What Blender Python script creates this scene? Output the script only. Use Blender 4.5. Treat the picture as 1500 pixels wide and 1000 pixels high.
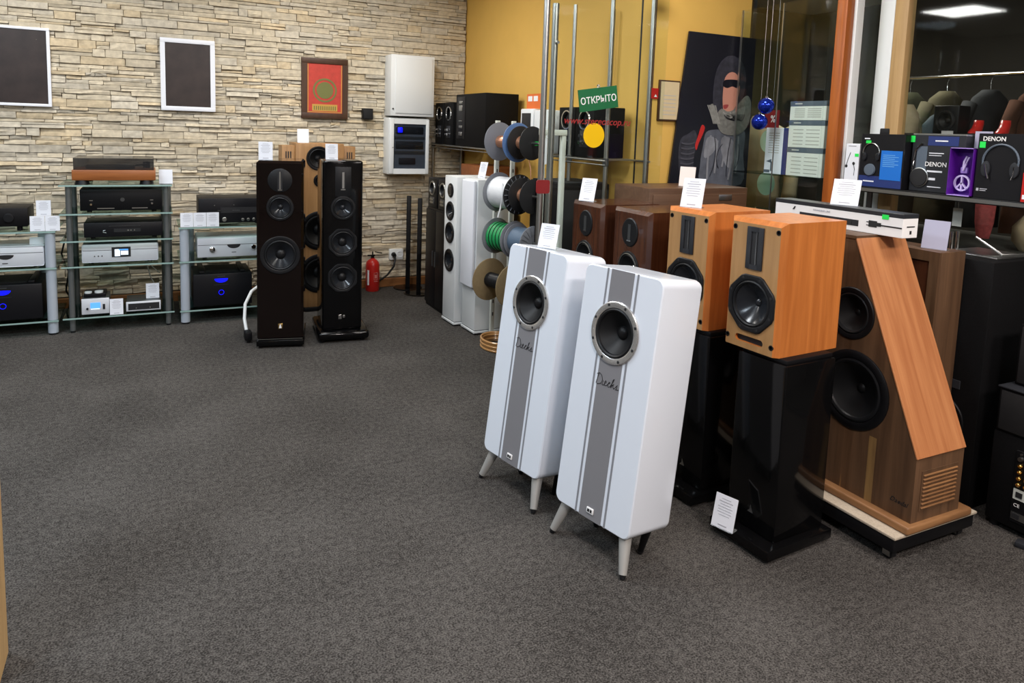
import bpy, bmesh, math, random
from mathutils import Vector, Matrix
R = math.radians
scene = bpy.context.scene
for o in list(bpy.data.objects): bpy.data.objects.remove(o, do_unlink=True)
C = bpy.data.collections.new('shop'); scene.collection.children.link(C)

# ------------------------------------------------------------------ camera
PITCH, ROLL, YAW = R(6.5), R(1.95), R(26.5)
fw = Vector((math.sin(YAW)*math.cos(PITCH), math.cos(YAW)*math.cos(PITCH), -math.sin(PITCH)))
r0 = Vector((math.cos(YAW), -math.sin(YAW), 0)); u0 = r0.cross(fw)
rt = math.cos(ROLL)*r0 + math.sin(ROLL)*u0; up = -math.sin(ROLL)*r0 + math.cos(ROLL)*u0
cd = bpy.data.cameras.new('camera'); cam = bpy.data.objects.new('camera', cd); C.objects.link(cam)
m = Matrix((rt, up, -fw)).transposed().to_4x4(); m.translation = (0, 0, 1.45); cam.matrix_world = m
cd.sensor_fit = 'HORIZONTAL'; cd.sensor_width = 36; cd.lens = 1060/1500*36; cd.shift_y = -(500-309)/1500
cd.clip_start = 0.05; scene.camera = cam
# ------------------------------------------------------------------ world + exposure
w = bpy.data.worlds.new('world'); scene.world = w; w.use_nodes = True
w.node_tree.nodes['Background'].inputs[0].default_value = (0.55, 0.62, 0.75, 1)
w.node_tree.nodes['Background'].inputs[1].default_value = 0.25
vs = scene.view_settings
vs.view_transform = 'Standard'; vs.look = 'None'; vs.gamma = 1; vs.use_curve_mapping = False; vs.exposure = 0.0
# ceiling lamps and added fill lamps: (x, y, watts, colour, size)
LAMPS = [(-1.6, 1.0, 40, (0.72, 0.86, 1.0)), (-1.6, 3.3, 42, (0.74, 0.87, 1.0)), (-0.9, 5.0, 30, (1.0, 0.98, 0.95)),
         (0.7, 0.6, 22, (1.0, 0.93, 0.90)), (0.3, 3.1, 34, (0.88, 0.94, 1.0)), (1.1, 5.0, 32, (1.0, 0.96, 0.90)),
         (2.5, 0.5, 22, (1.0, 0.92, 0.85)), (2.1, 2.6, 24, (1.0, 0.95, 0.90)), (0.9, -1.1, 105, (1.0, 0.87, 0.82)), (2.6, -1.0, 60, (1.0, 0.88, 0.82))]  # warm pair behind the viewer is unseen, added to brighten the sides facing it

# ------------------------------------------------------------------ mesh helpers
class MB:
    def __init__(s): s.bm = bmesh.new()
    def _tf(s, vs, M):
        if M is not None: bmesh.ops.transform(s.bm, matrix=M, verts=vs)
    def box(s, x0, x1, y0, y1, z0, z1, bev=0, seg=2, pick=None, M=None):
        r = bmesh.ops.create_cube(s.bm, size=1.0)['verts']
        bmesh.ops.transform(s.bm, matrix=Matrix.Translation(((x0+x1)/2, (y0+y1)/2, (z0+z1)/2)) @ Matrix.Diagonal((x1-x0, y1-y0, z1-z0, 1)), verts=r)
        vs = r
        if bev:
            es = list({e for v in r for e in v.link_edges})
            if pick: es = [e for e in es if pick((e.verts[0].co+e.verts[1].co)/2)]
            before = set(s.bm.verts) - set(r)
            bmesh.ops.bevel(s.bm, geom=es, offset=bev, segments=seg, affect='EDGES', profile=0.5)
            vs = [v for v in s.bm.verts if v not in before]
        s._tf(vs, M); return s
    def cyl(s, p0, p1, r, r2=None, n=20, cap=True, M=None):
        p0, p1 = Vector(p0), Vector(p1); d = p1-p0; r2 = r if r2 is None else r2
        rot = d.to_track_quat('Z', 'Y').to_matrix().to_4x4()
        T = Matrix.Translation((p0+p1)/2) @ rot
        if M is not None: T = M @ T
        bmesh.ops.create_cone(s.bm, cap_ends=cap, segments=n, radius1=max(r, 1e-4), radius2=max(r2, 1e-4), depth=d.length, matrix=T)
        return s
    def sph(s, c, r, sc=(1, 1, 1), n=16, M=None):
        T = Matrix.Translation(c) @ Matrix.Diagonal((*sc, 1))
        if M is not None: T = M @ T
        bmesh.ops.create_uvsphere(s.bm, u_segments=n, v_segments=max(6, n//2), radius=r, matrix=T); return s
    def lathe(s, prof, o=(0, 0, 0), axis=(0, -1, 0), n=36, shape=None, M=None):
        """prof: (radius, height) along the axis; shape(angle) scales the radius of entries flagged with a third item"""
        ax = Vector(axis).normalized(); q = ax.to_track_quat('Z', 'Y').to_matrix(); o = Vector(o); rings = []
        for p in prof:
            ring = []
            for i in range(n):
                t = 2*math.pi*i/n; rr = p[0]*(shape(t) if shape and len(p) > 2 else 1)
                co = o + q @ Vector((rr*math.cos(t), rr*math.sin(t), p[1]))
                ring.append(s.bm.verts.new(M @ co if M is not None else co))
            rings.append(ring)
        for a, b in zip(rings, rings[1:]):
            for i in range(n): s.bm.faces.new((a[i], a[(i+1) % n], b[(i+1) % n], b[i]))
        if prof[0][0] < 1e-3*3: bmesh.ops.remove_doubles(s.bm, verts=rings[0], dist=.02*0+1e-2*0.35)
        if prof[-1][0] < 1e-3*3: bmesh.ops.remove_doubles(s.bm, verts=rings[-1], dist=1e-2*0.35)
        return s
    def loft(s, rings, M=None, cap=True):
        vs = [[s.bm.verts.new(M @ Vector(p) if M is not None else p) for p in r] for r in rings]; n = len(vs[0])
        for a, b in zip(vs, vs[1:]):
            for i in range(n): s.bm.faces.new((a[i], a[(i+1) % n], b[(i+1) % n], b[i]))
        if cap: s.bm.faces.new(vs[0][::-1]); s.bm.faces.new(vs[-1])
        return s
    def prism(s, pts, f0, f1, M=None):
        """pts: 2D outline, f0 / f1 map a 2D point to the two 3D ends"""
        return s.loft([[f0(p) for p in pts], [f1(p) for p in pts]], M)
    def tube(s, pts, r, n=8, M=None):
        pts = [Vector(p) for p in pts]; rings = []
        for i, p in enumerate(pts):
            d = (pts[min(i+1, len(pts)-1)]-pts[max(i-1, 0)]).normalized()
            q = d.to_track_quat('Z', 'Y').to_matrix()
            rings.append([p + q @ Vector((r*math.cos(2*math.pi*k/n), r*math.sin(2*math.pi*k/n), 0)) for k in range(n)])
        return s.loft(rings, M)
    def poly(s, pts, M=None):
        s.bm.faces.new([s.bm.verts.new(M @ Vector(p) if M is not None else p) for p in pts]); return s
    def mesh(s, name, mat=None, smooth=35):
        bmesh.ops.recalc_face_normals(s.bm, faces=s.bm.faces[:])
        me = bpy.data.meshes.new(name); s.bm.to_mesh(me); s.bm.free()
        if smooth:
            me.shade_smooth(); me.set_sharp_from_angle(angle=R(smooth))
        if mat: me.materials.append(mat)
        return me
def link(name, me, parent=None, M=None):
    o = bpy.data.objects.new(name, me); C.objects.link(o)
    if parent: o.parent = parent
    if M is not None: o.matrix_local = M
    return o
def part(name, mb, mat, parent, label=None, smooth=35):
    o = link(name, mb.mesh(name, mat, smooth), parent)
    if label: o['label'] = label
    if name in ('lettering', 'print', 'small_print', 'panel_print', 'cord_print', 'end_label', 'plug_picture'): o['kind'] = 'stuff'   # flat print too small to pick apart
    return o
def setp(o, label, cat, group=None):
    o['label'] = label; o['category'] = cat
    if group: o['group'] = group
    return o
def thing(name, label, cat, loc=(0, 0, 0), rz=0, group=None):
    o = bpy.data.objects.new(name, None); C.objects.link(o); o.empty_display_size = .05
    o.location = loc; o.rotation_euler = (0, 0, rz); return setp(o, label, cat, group)
def solo(name, mb, mat, label, cat, group=None, loc=None, rz=0):
    o = link(name, mb.mesh(name, mat))
    if loc: o.location = loc; o.rotation_euler = (0, 0, rz)
    return setp(o, label, cat, group)
def struct(name, mb, mat, smooth=0):
    o = link(name, mb.mesh(name, mat, smooth)); o['kind'] = 'structure'; return o
def copy_tree(o, parent=None):
    c = o.copy(); C.objects.link(c); c.parent = parent
    for ch in list(o.children): copy_tree(ch, c)
    return c
def cut(me, cutter):
    """boolean difference of a mesh and an MB"""
    a = bpy.data.objects.new('tmp_a', me); b = bpy.data.objects.new('tmp_b', cutter.mesh('tmp', None, 0))
    C.objects.link(a); C.objects.link(b)
    md = a.modifiers.new('b', 'BOOLEAN'); md.operation = 'DIFFERENCE'; md.object = b; md.solver = 'EXACT'
    dg = bpy.context.evaluated_depsgraph_get(); dg.update()
    out = bpy.data.meshes.new_from_object(a.evaluated_get(dg)); out.name = me.name
    bpy.data.objects.remove(a); bpy.data.objects.remove(b)
    out.shade_smooth(); out.set_sharp_from_angle(angle=R(35))
    return out
def text(name, body, size, mat, parent, M, shear=0, ext=0.0004, align='CENTER', width=1.0, bold=0):
    cu = bpy.data.curves.new('tmp_text', 'FONT'); cu.body = body; cu.size = size; cu.shear = shear; cu.extrude = ext
    cu.align_x = align; cu.align_y = 'CENTER'; cu.offset = bold
    cu.resolution_u = 3
    o = bpy.data.objects.new('tmp_text', cu); C.objects.link(o)
    dg = bpy.context.evaluated_depsgraph_get(); dg.update()
    me = bpy.data.meshes.new_from_object(o.evaluated_get(dg)); me.name = name
    bpy.data.objects.remove(o)
    me.transform(M @ Matrix.Diagonal((width, 1, 1, 1))); me.materials.clear(); me.materials.append(mat)
    return link(name, me, parent)
FRONT = Matrix.Rotation(R(90), 4, 'X')                 # text that faces local -Y
def at(x, y, z, rot=FRONT): return Matrix.Translation((x, y, z)) @ rot

# ------------------------------------------------------------------ materials
def mat(name, col, rough=.5, metal=0, spec=.5, coat=0, emit=None, estr=0, trans=0, alpha=1, ior=1.45, noise=0, nscale=40, bump=0):
    mt = bpy.data.materials.new(name); mt.use_nodes = True; nt = mt.node_tree; b = nt.nodes['Principled BSDF']
    b.inputs['Base Color'].default_value = (*col, 1); b.inputs['Roughness'].default_value = rough; b.inputs['Metallic'].default_value = metal
    b.inputs['Specular IOR Level'].default_value = spec; b.inputs['Coat Weight'].default_value = coat; b.inputs['IOR'].default_value = ior
    b.inputs['Transmission Weight'].default_value = trans; b.inputs['Alpha'].default_value = alpha
    if emit: b.inputs['Emission Color'].default_value = (*emit, 1); b.inputs['Emission Strength'].default_value = estr
    if noise or bump:
        tc = nt.nodes.new('ShaderNodeTexCoord'); nz = nt.nodes.new('ShaderNodeTexNoise'); nz.inputs['Scale'].default_value = nscale; nz.inputs['Detail'].default_value = 4
        nt.links.new(tc.outputs['Object'], nz.inputs['Vector'])
        if noise:
            mx = nt.nodes.new('ShaderNodeMix'); mx.data_type = 'RGBA'
            mx.inputs[6].default_value = (*[c*(1-noise) for c in col], 1); mx.inputs[7].default_value = (*[min(1, c*(1+noise)) for c in col], 1)
            nt.links.new(nz.outputs['Fac'], mx.inputs[0]); nt.links.new(mx.outputs[2], b.inputs['Base Color'])
        if bump:
            bp = nt.nodes.new('ShaderNodeBump'); bp.inputs['Strength'].default_value = bump; bp.inputs['Distance'].default_value = .004
            nt.links.new(nz.outputs['Fac'], bp.inputs['Height']); nt.links.new(bp.outputs[0], b.inputs['Normal'])
    return mt
def wood(name, c1, c2, rough=.4, scale=(22, 22, 1.2), streak=None, coat=0):
    mt = mat(name, c1, rough, coat=coat); nt = mt.node_tree; b = nt.nodes['Principled BSDF']
    tc = nt.nodes.new('ShaderNodeTexCoord'); mp = nt.nodes.new('ShaderNodeMapping'); mp.inputs['Scale'].default_value = scale
    nz = nt.nodes.new('ShaderNodeTexNoise'); nz.inputs['Scale'].default_value = 1.6; nz.inputs['Detail'].default_value = 7; nz.inputs['Distortion'].default_value = .6
    fine = nt.nodes.new('ShaderNodeTexNoise'); fine.inputs['Scale'].default_value = 9; fine.inputs['Detail'].default_value = 3
    rp = nt.nodes.new('ShaderNodeValToRGB'); rp.color_ramp.elements[0].position = .3; rp.color_ramp.elements[1].position = .72
    rp.color_ramp.elements[0].color = (*c2, 1); rp.color_ramp.elements[1].color = (*c1, 1)
    if streak:
        e = rp.color_ramp.elements.new(.8); e.color = (*streak, 1)
    ad = nt.nodes.new('ShaderNodeMath'); ad.operation = 'MULTIPLY_ADD'; ad.inputs[1].default_value = .25; 
    nt.links.new(tc.outputs['Object'], mp.inputs[0]); nt.links.new(mp.outputs[0], nz.inputs['Vector']); nt.links.new(mp.outputs[0], fine.inputs['Vector'])
    nt.links.new(fine.outputs['Fac'], ad.inputs[0]); nt.links.new(nz.outputs['Fac'], ad.inputs[2])
    sb = nt.nodes.new('ShaderNodeMath'); sb.operation = 'SUBTRACT'; sb.inputs[1].default_value = .125
    nt.links.new(ad.outputs[0], sb.inputs[0]); nt.links.new(sb.outputs[0], rp.inputs[0]); nt.links.new(rp.outputs[0], b.inputs['Base Color'])
    return mt
def stone_mat():
    mt = mat('split_stone', (.5, .44, .33), .85, spec=.2); nt = mt.node_tree; b = nt.nodes['Principled BSDF']
    at_ = nt.nodes.new('ShaderNodeAttribute'); at_.attribute_name = 'tint'
    tc = nt.nodes.new('ShaderNodeTexCoord'); nz = nt.nodes.new('ShaderNodeTexNoise'); nz.inputs['Scale'].default_value = 28; nz.inputs['Detail'].default_value = 8
    mx = nt.nodes.new('ShaderNodeMix'); mx.data_type = 'RGBA'; mx.blend_type = 'MULTIPLY'; mx.inputs[0].default_value = 1
    rp = nt.nodes.new('ShaderNodeValToRGB'); rp.color_ramp.elements[0].position = .3; rp.color_ramp.elements[0].color = (.80, .78, .75, 1); rp.color_ramp.elements[1].position = .7; rp.color_ramp.elements[1].color = (1.12, 1.1, 1.05, 1)
    nt.links.new(tc.outputs['Object'], nz.inputs['Vector']); nt.links.new(nz.outputs['Fac'], rp.inputs[0])
    nt.links.new(at_.outputs['Color'], mx.inputs[6]); nt.links.new(rp.outputs[0], mx.inputs[7]); nt.links.new(mx.outputs[2], b.inputs['Base Color'])
    bp = nt.nodes.new('ShaderNodeBump'); bp.inputs['Strength'].default_value = .5; bp.inputs['Distance'].default_value = .006
    nt.links.new(nz.outputs['Fac'], bp.inputs['Height']); nt.links.new(bp.outputs[0], b.inputs['Normal'])
    return mt
def carpet_mat():
    mt = mat('carpet', (.09, .085, .08), .95, spec=.1); nt = mt.node_tree; b = nt.nodes['Principled BSDF']
    tc = nt.nodes.new('ShaderNodeTexCoord')
    def nz(sc, det):
        n = nt.nodes.new('ShaderNodeTexNoise'); n.inputs['Scale'].default_value = sc; n.inputs['Detail'].default_value = det
        nt.links.new(tc.outputs['Object'], n.inputs['Vector']); return n
    f, g, t = nz(190, 3), nz(2.2, 5), nz(45, 2)
    rp = nt.nodes.new('ShaderNodeValToRGB'); e = rp.color_ramp.elements
    e[0].position = .36; e[0].color = (.024, .022, .020, 1); e[1].position = .66; e[1].color = (.104, .097, .090, 1)
    m1 = nt.nodes.new('ShaderNodeMath'); m1.operation = 'MULTIPLY_ADD'; m1.inputs[1].default_value = .35
    m2 = nt.nodes.new('ShaderNodeMath'); m2.operation = 'MULTIPLY_ADD'; m2.inputs[1].default_value = .22; m2.inputs[2].default_value = -.285
    m3 = nt.nodes.new('ShaderNodeMath'); m3.operation = 'ADD'
    nt.links.new(t.outputs['Fac'], m1.inputs[0]); nt.links.new(f.outputs['Fac'], m1.inputs[2])
    nt.links.new(g.outputs['Fac'], m2.inputs[0]); nt.links.new(m1.outputs[0], m3.inputs[0]); nt.links.new(m2.outputs[0], m3.inputs[1])
    nt.links.new(m3.outputs[0], rp.inputs[0]); nt.links.new(rp.outputs[0], b.inputs['Base Color'])
    bp = nt.nodes.new('ShaderNodeBump'); bp.inputs['Strength'].default_value = .7; bp.inputs['Distance'].default_value = .006
    nt.links.new(f.outputs['Fac'], bp.inputs['Height']); nt.links.new(bp.outputs[0], b.inputs['Normal'])
    return mt
K = {}
K['stone'] = stone_mat(); K['carpet'] = carpet_mat()
K['mortar'] = mat('mortar', (.24, .20, .15), .95, noise=.3)
K['yellow'] = mat('yellow_paint', (.72, .44, .10), .7, noise=.06, nscale=6)
K['ceil'] = mat('ceiling_paint', (.75, .75, .73), .8)
K['plaster'] = mat('plaster', (.16, .145, .125), .8)
K['gloss_black'] = mat('gloss_black', (.003, .003, .0033), .10, spec=.3)
K['piano'] = mat('piano_brown_black', (.006, .0035, .003), .05, spec=.35)
K['satin_black'] = mat('satin_black', (.005, .005, .006), .45, spec=.25)
K['matt_black'] = mat('matt_black', (.008, .008, .009), .75, noise=.3, nscale=60)
K['vinyl'] = mat('black_vinyl', (.0045, .0045, .005), .6, spec=.15, noise=.4, nscale=120, bump=.15)
K['rubber'] = mat('rubber', (.009, .0095, .011), .40, spec=.35)
K['cone'] = mat('paper_cone', (.006, .0065, .0075), .5, spec=.35)
K['cone_lit'] = mat('poly_cone', (.016, .018, .022), .2)
K['cap'] = mat('dust_cap', (.009, .009, .010), .4, spec=.35)
K['chrome'] = mat('chrome', (.75, .76, .78), .14, metal=1)
K['leg_metal'] = mat('satin_leg', (.46, .46, .44), .38, metal=.4)
K['ring'] = mat('bright_ring', (.80, .80, .80), .26, metal=.85)
K['steel'] = mat('brushed_steel', (.45, .46, .45), .32, metal=1)
K['silver'] = mat('silver_paint', (.50, .56, .64), .32, metal=.2)
K['alu'] = mat('aluminium_face', (.70, .73, .78), .35, metal=.1)
K['darksteel'] = mat('dark_steel', (.12, .125, .13), .3, metal=.7)
K['rackpost'] = mat('rack_post_grey', (.17, .18, .18), .35, metal=.5)
K['white'] = mat('white_lacquer', (.74, .80, .885), .2, coat=.3)
K['white2'] = mat('white_satin', (.76, .79, .80), .4)
K['offwhite'] = mat('powder_white', (.62, .65, .60), .45)
K['grey'] = mat('grey_lacquer', (.22, .22, .235), .3)
K['greyline'] = mat('grey_line', (.24, .25, .28), .3)
K['carton'] = mat('carton_white', (.76, .79, .74), .6)
K['paper'] = mat('paper', (.80, .83, .90), .6)
K['pinkpaper'] = mat('pale_pink_paper', (.80, .70, .66), .6)
K['ink'] = mat('ink', (.42, .43, .48), .7)
K['black_ink'] = mat('black_ink', (.015, .015, .017), .6)
def pane_mat(name, tint, refl=.9):
    mt = bpy.data.materials.new(name); mt.use_nodes = True; nt = mt.node_tree; nt.nodes.remove(nt.nodes['Principled BSDF'])
    tr = nt.nodes.new('ShaderNodeBsdfTransparent'); tr.inputs[0].default_value = (*tint, 1)
    gl = nt.nodes.new('ShaderNodeBsdfGlossy'); gl.inputs['Roughness'].default_value = .03; gl.inputs['Color'].default_value = (refl, refl, refl, 1)
    lw = nt.nodes.new('ShaderNodeLayerWeight'); lw.inputs[0].default_value = .5; pw = nt.nodes.new('ShaderNodeMath'); pw.operation = 'POWER'; pw.inputs[1].default_value = 4; fr = nt.nodes.new('ShaderNodeMath'); fr.operation = 'MULTIPLY_ADD'; fr.inputs[1].default_value = .35; fr.inputs[2].default_value = .025
    nt.links.new(lw.outputs['Facing'], pw.inputs[0]); nt.links.new(pw.outputs[0], fr.inputs[0]); mx = nt.nodes.new('ShaderNodeMixShader')
    nt.links.new(fr.outputs[0], mx.inputs[0]); nt.links.new(tr.outputs[0], mx.inputs[1]); nt.links.new(gl.outputs[0], mx.inputs[2])
    nt.links.new(mx.outputs[0], nt.nodes['Material Output'].inputs[0]); return mt
K['glass'] = pane_mat('clear_glass', (.95, .98, .97), .8)
K['edge_glass'] = mat('glass_edge', (.30, .44, .41), .15)
K['shelf_glass'] = pane_mat('green_shelf_glass', (.62, .73, .70))
K['smoke'] = mat('smoked_lid', (.03, .03, .032), .06, alpha=.5)
K['acrylic'] = mat('acrylic', (.8, .85, .88), .08, trans=.9, ior=1.2)
K['walnut_l'] = wood('cherry_veneer', (.56, .190, .044), (.40, .122, .026), .32)
K['cool_lit_cherry'] = wood('cool_lit_cherry', (.42, .235, .095), (.33, .175, .065), .4)  # same cherry veneer, with the cooler light on its front put into the colour
K['walnut'] = wood('walnut_veneer', (.13, .070, .036), (.072, .038, .020), .42, streak=(.30, .16, .05))
K['cherry'] = wood('slope_cherry', (.50, .215, .086), (.36, .130, .048), .36)
K['sapwood'] = wood('sapwood', (.30, .18, .065), (.17, .095, .038), .42)
K['plinthwood'] = wood('plinth_wood', (.30, .15, .06), (.18, .085, .035), .45, scale=(3, 3, 22))
K['mahog'] = wood('mahogany_veneer', (.085, .030, .014), (.045, .015, .008), .22, coat=.3)
K['oak'] = wood('oak_veneer', (.38, .21, .085), (.25, .125, .045), .45)
K['post'] = wood('post_wood', (.44, .125, .022), (.28, .07, .012), .35)
K['brown'] = wood('brown_veneer', (.115, .060, .032), (.075, .036, .019), .4, scale=(1.2, 22, 22))
K['orangebox'] = wood('orange_box', (.28, .095, .028), (.19, .06, .018), .45, scale=(1.2, 20, 20))
K['ttwood'] = wood('turntable_wood', (.36, .125, .035), (.24, .075, .02), .35, scale=(1.5, 20, 20))
K['tan'] = wood('tan_wood', (.55, .36, .16), (.42, .26, .11), .5)
K['basewood'] = wood('baseboard_wood', (.30, .13, .04), (.2, .08, .025), .5, scale=(1.2, 20, 20))
K['red'] = mat('red_paint', (.50, .018, .015), .3, coat=.3)
K['darkred'] = mat('dark_red', (.22, .012, .014), .5)
K['green'] = mat('green_sign', (.010, .13, .045), .5)
K['lime'] = mat('lime_sticker', (.02, .80, .10), .5)
K['whitepaint'] = mat('white_print', (.85, .85, .85), .6)
K['yellowdot'] = mat('yellow_sticker', (.85, .52, .0), .5)
K['urlred'] = mat('red_lettering', (.33, .02, .02), .6)
K['paledot'] = mat('pale_green_sticker', (.42, .60, .46), .6, alpha=.85)
K['copper'] = mat('copper_wire', (.72, .36, .22), .35, metal=.7)
K['blueflange'] = mat('blue_film', (.11, .20, .42), .35)
K['greyflange'] = mat('grey_flange', (.20, .21, .24), .45)
K['blackflange'] = mat('black_flange', (.018, .018, .02), .5)
K['brownflange'] = mat('fibreboard', (.26, .19, .10), .7, noise=.2)
K['whitecable'] = mat('white_cable', (.75, .77, .80), .5)
K['greencable'] = mat('green_cable', (.02, .30, .09), .45)
K['bluecable'] = mat('slate_blue_cable', (.10, .15, .22), .5)
K['brasscoil'] = mat('amber_cable', (.42, .22, .08), .3, coat=.4)
K['bauble'] = mat('blue_bauble', (.012, .035, .42), .08, metal=.7)
K['navy'] = mat('navy_print', (.018, .035, .16), .45)
K['blue'] = mat('blue_print', (.01, .16, .62), .45)
K['slate'] = mat('slate_print', (.10, .13, .17), .45)
K['purple'] = mat('purple_card', (.085, .006, .25), .45)
K['lilac'] = mat('lilac', (.45, .30, .80), .4)
K['lavender'] = mat('lavender', (.72, .62, .95), .4)
K['palelilac'] = mat('pale_card', (.42, .42, .55), .5)
K['boxblack'] = mat('box_black', (.008, .008, .010), .4, spec=.3)
K['boxgrey'] = mat('box_charcoal', (.024, .026, .031), .4, spec=.35)
K['led_blue'] = mat('blue_display', (.0, .0, .3), .4, emit=(.004, .008, 1.0), estr=1.3)
K['lcd'] = mat('lcd_display', (.1, .3, .6), .4, emit=(.08, .33, .95), estr=1.0)
K['lcdwhite'] = mat('lcd_white', (.7, .8, .9), .4, emit=(.65, .8, 1), estr=1.0)
K['gold'] = mat('gold_plate', (.80, .55, .20), .25, metal=1)
K['orange'] = mat('orange_card', (.75, .16, .03), .5)
K['frame_brown'] = wood('frame_brown', (.075, .035, .018), (.05, .022, .012), .5)
K['postred'] = mat('poster_red', (.50, .05, .035), .6, noise=.3, nscale=25)
K['postyellow'] = mat('poster_ochre', (.55, .33, .07), .6)
K['postgreen'] = mat('poster_olive', (.16, .17, .05), .6)
K['photo_dark'] = mat('photo_dark', (.03, .02, .018), .4, noise=.8, nscale=9)
K['cert'] = mat('certificate', (.62, .50, .30), .6, noise=.06, nscale=30)
K['beige'] = mat('beige_cloth', (.30, .25, .16), .9, noise=.25, nscale=12, bump=.4)
K['denim'] = mat('denim', (.10, .14, .18), .9, noise=.45, nscale=25, bump=.3)
K['creamcloth'] = mat('cream_cloth', (.40, .31, .20), .9, noise=.35, nscale=12)
K['redcloth'] = mat('red_check', (.28, .05, .05), .9, noise=.6, nscale=60)
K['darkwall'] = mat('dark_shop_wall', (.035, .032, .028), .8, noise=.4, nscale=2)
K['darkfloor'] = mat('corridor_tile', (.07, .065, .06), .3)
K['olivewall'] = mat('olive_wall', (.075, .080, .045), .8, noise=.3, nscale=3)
K['bulb'] = mat('diffuser', (1, 1, 1), .5, emit=(1, .98, .95), estr=4)

# ------------------------------------------------------------------ the setting
H = 2.9
floor = struct('floor', MB().box(-3.2, 3.5, -2.6, 6.3, -.05, 0), K['carpet'])
struct('ceiling', MB().box(-3.2, 7.1, -2.6, 6.4, H, H+.05), K['ceil'])
struct('wall_left', MB().box(-3.3, -3.2, -2.6, 6.3, 0, H), K['plaster'])
struct('wall_front', MB().box(-3.3, 7.1, -2.7, -2.6, 0, H), K['plaster'])
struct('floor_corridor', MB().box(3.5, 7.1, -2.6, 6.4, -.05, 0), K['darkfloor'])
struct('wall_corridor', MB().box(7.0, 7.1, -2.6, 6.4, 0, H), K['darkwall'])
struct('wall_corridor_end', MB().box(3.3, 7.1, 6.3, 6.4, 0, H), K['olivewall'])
struct('wall_right', MB().box(2.6, 2.7, 3.58, 6.3, 0, H), K['yellow'])
pier = struct('wall_right_pier', MB().box(2.6, 3.32, 3.45, 3.58, 0, H), K['yellow'])
part('joint', MB().box(2.5985, 2.601, 3.575, 3.590, 0, H), K['black_ink'], pier)
part('joint', MB().box(2.598, 2.604, 3.4485, 3.456, 0, H), K['brown'], pier)
struct('baseboard_back', MB().box(-3.2, 2.58, 6.2, 6.235, 0, .075, .006), K['basewood'])
struct('trim_1', MB().box(-.62, -.375, 2.06, 2.2, 0, 2.3, .006), K['tan'])

# stone-clad back wall: each stone its own geometry
wb = struct('wall_back', MB().box(-3.3, 2.7, 6.285, 6.4, 0, H), K['mortar'])
rng = random.Random(11)
def stone_geo(x0, x1, z0, z1, d):
    """a split stone: back ring, rough front of 3 x 2 cells, slightly sloping"""
    vs, fs = [], []
    nx = 3; g = .0006
    x0 += g; x1 -= g; z0 += g; z1 -= g
    sl = rng.uniform(-.35, .35)*d; slz = rng.uniform(-.45, .25)*d
    for j in range(3):
        for i in range(nx+1):
            fx, fz = i/nx, j/2
            e = .5 if (i in (0, nx) or j in (0, 2)) else 0
            dep = d + sl*(fx-.5) + slz*(fz-.5) - e*rng.uniform(.001, .005) + rng.uniform(-.003, .003)
            jx = rng.uniform(-.006, .006) if 0 < i < nx else rng.uniform(-.003, .0005)*(1 if i else -1)
            jz = rng.uniform(-.002, .002) if j == 1 else rng.uniform(-.0022, .0003)*(1 if j else -1)
            vs.append((x0+(x1-x0)*fx+jx, 6.285-max(.006, dep), z0+(z1-z0)*fz+jz))
    for j in range(2):
        for i in range(nx):
            a = j*(nx+1)+i; fs.append((a, a+1, a+nx+2, a+nx+1))
    b = len(vs); vs += [(x0, 6.286, z0), (x1, 6.286, z0), (x1, 6.286, z1), (x0, 6.286, z1)]
    fs += [(b, b+1, nx, 2, 1, 0)[:6], (b+2, b+3, 2*(nx+1), 2*(nx+1)+1, 2*(nx+1)+2, 2*(nx+1)+3), (b+3, b, 0, nx+1, 2*(nx+1)), (b+1, b+2, 3*(nx+1)-1, 2*(nx+1)-1, nx)]
    fs[-4] = (b+1, b, 0, 1, 2, 3)
    return vs, fs
def tint():
    k = rng.uniform(.86, 1.08); a = rng.random()
    base = (.60, .54, .43) if a < .6 else ((.575, .535, .455) if a < .88 else (.625, .53, .38))
    return tuple(min(1, c*k) for c in base)
stones = []; z = .075
while z < 2.86:
    h = rng.choice((.024, .030, .034, .040, .048, .058)); x = -2.5 + rng.uniform(0, .1)
    while x < 2.585:
        L = rng.uniform(.06, .30); x1 = min(x+L, 2.588)
        if x1 - x > .03:
            if h > .039 and rng.random() < .4:
                k = rng.uniform(.35, .65)*h
                stones.append((x, x1, z, z+k)); stones.append((x, x1, z+k, z+h))
            else: stones.append((x, x1, z, z+h))
        x = x1
    z += h
hid = lambda s: s[2] > 1.62 or s[0] < -.95 or s[2] < .12
order = sorted(range(len(stones)), key=lambda i: (hid(stones[i]), -(stones[i][1]-stones[i][0])*(stones[i][3]-stones[i][2])))
single = set(order[:300]); V, F, T_ = [], [], []
def tinted(me, cols):
    at_ = me.color_attributes.new('tint', 'FLOAT_COLOR', 'CORNER')
    buf = [v for c in cols for v in (*c, 1)]; at_.data.foreach_set('color', buf)
for i, s in enumerate(stones):
    d = rng.choice((.018, .021, .024, .028, .032, .036)); vs, fs = stone_geo(*s, d); t = tint()
    if i in single:
        me = bpy.data.meshes.new('stone'); me.from_pydata(vs, [], fs); me.materials.append(K['stone'])
        tinted(me, [t]*len(me.loops)); link('stone', me, wb)
    else:
        b = len(V); V += vs
        for f in fs: F.append(tuple(b+k for k in f)); T_ += [t]*len(f)
me = bpy.data.meshes.new('stone_cladding'); me.from_pydata(V, [], F); me.materials.append(K['stone']); tinted(me, T_)
sc = link('stone_cladding', me, wb); sc['kind'] = 'stuff'

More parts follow.
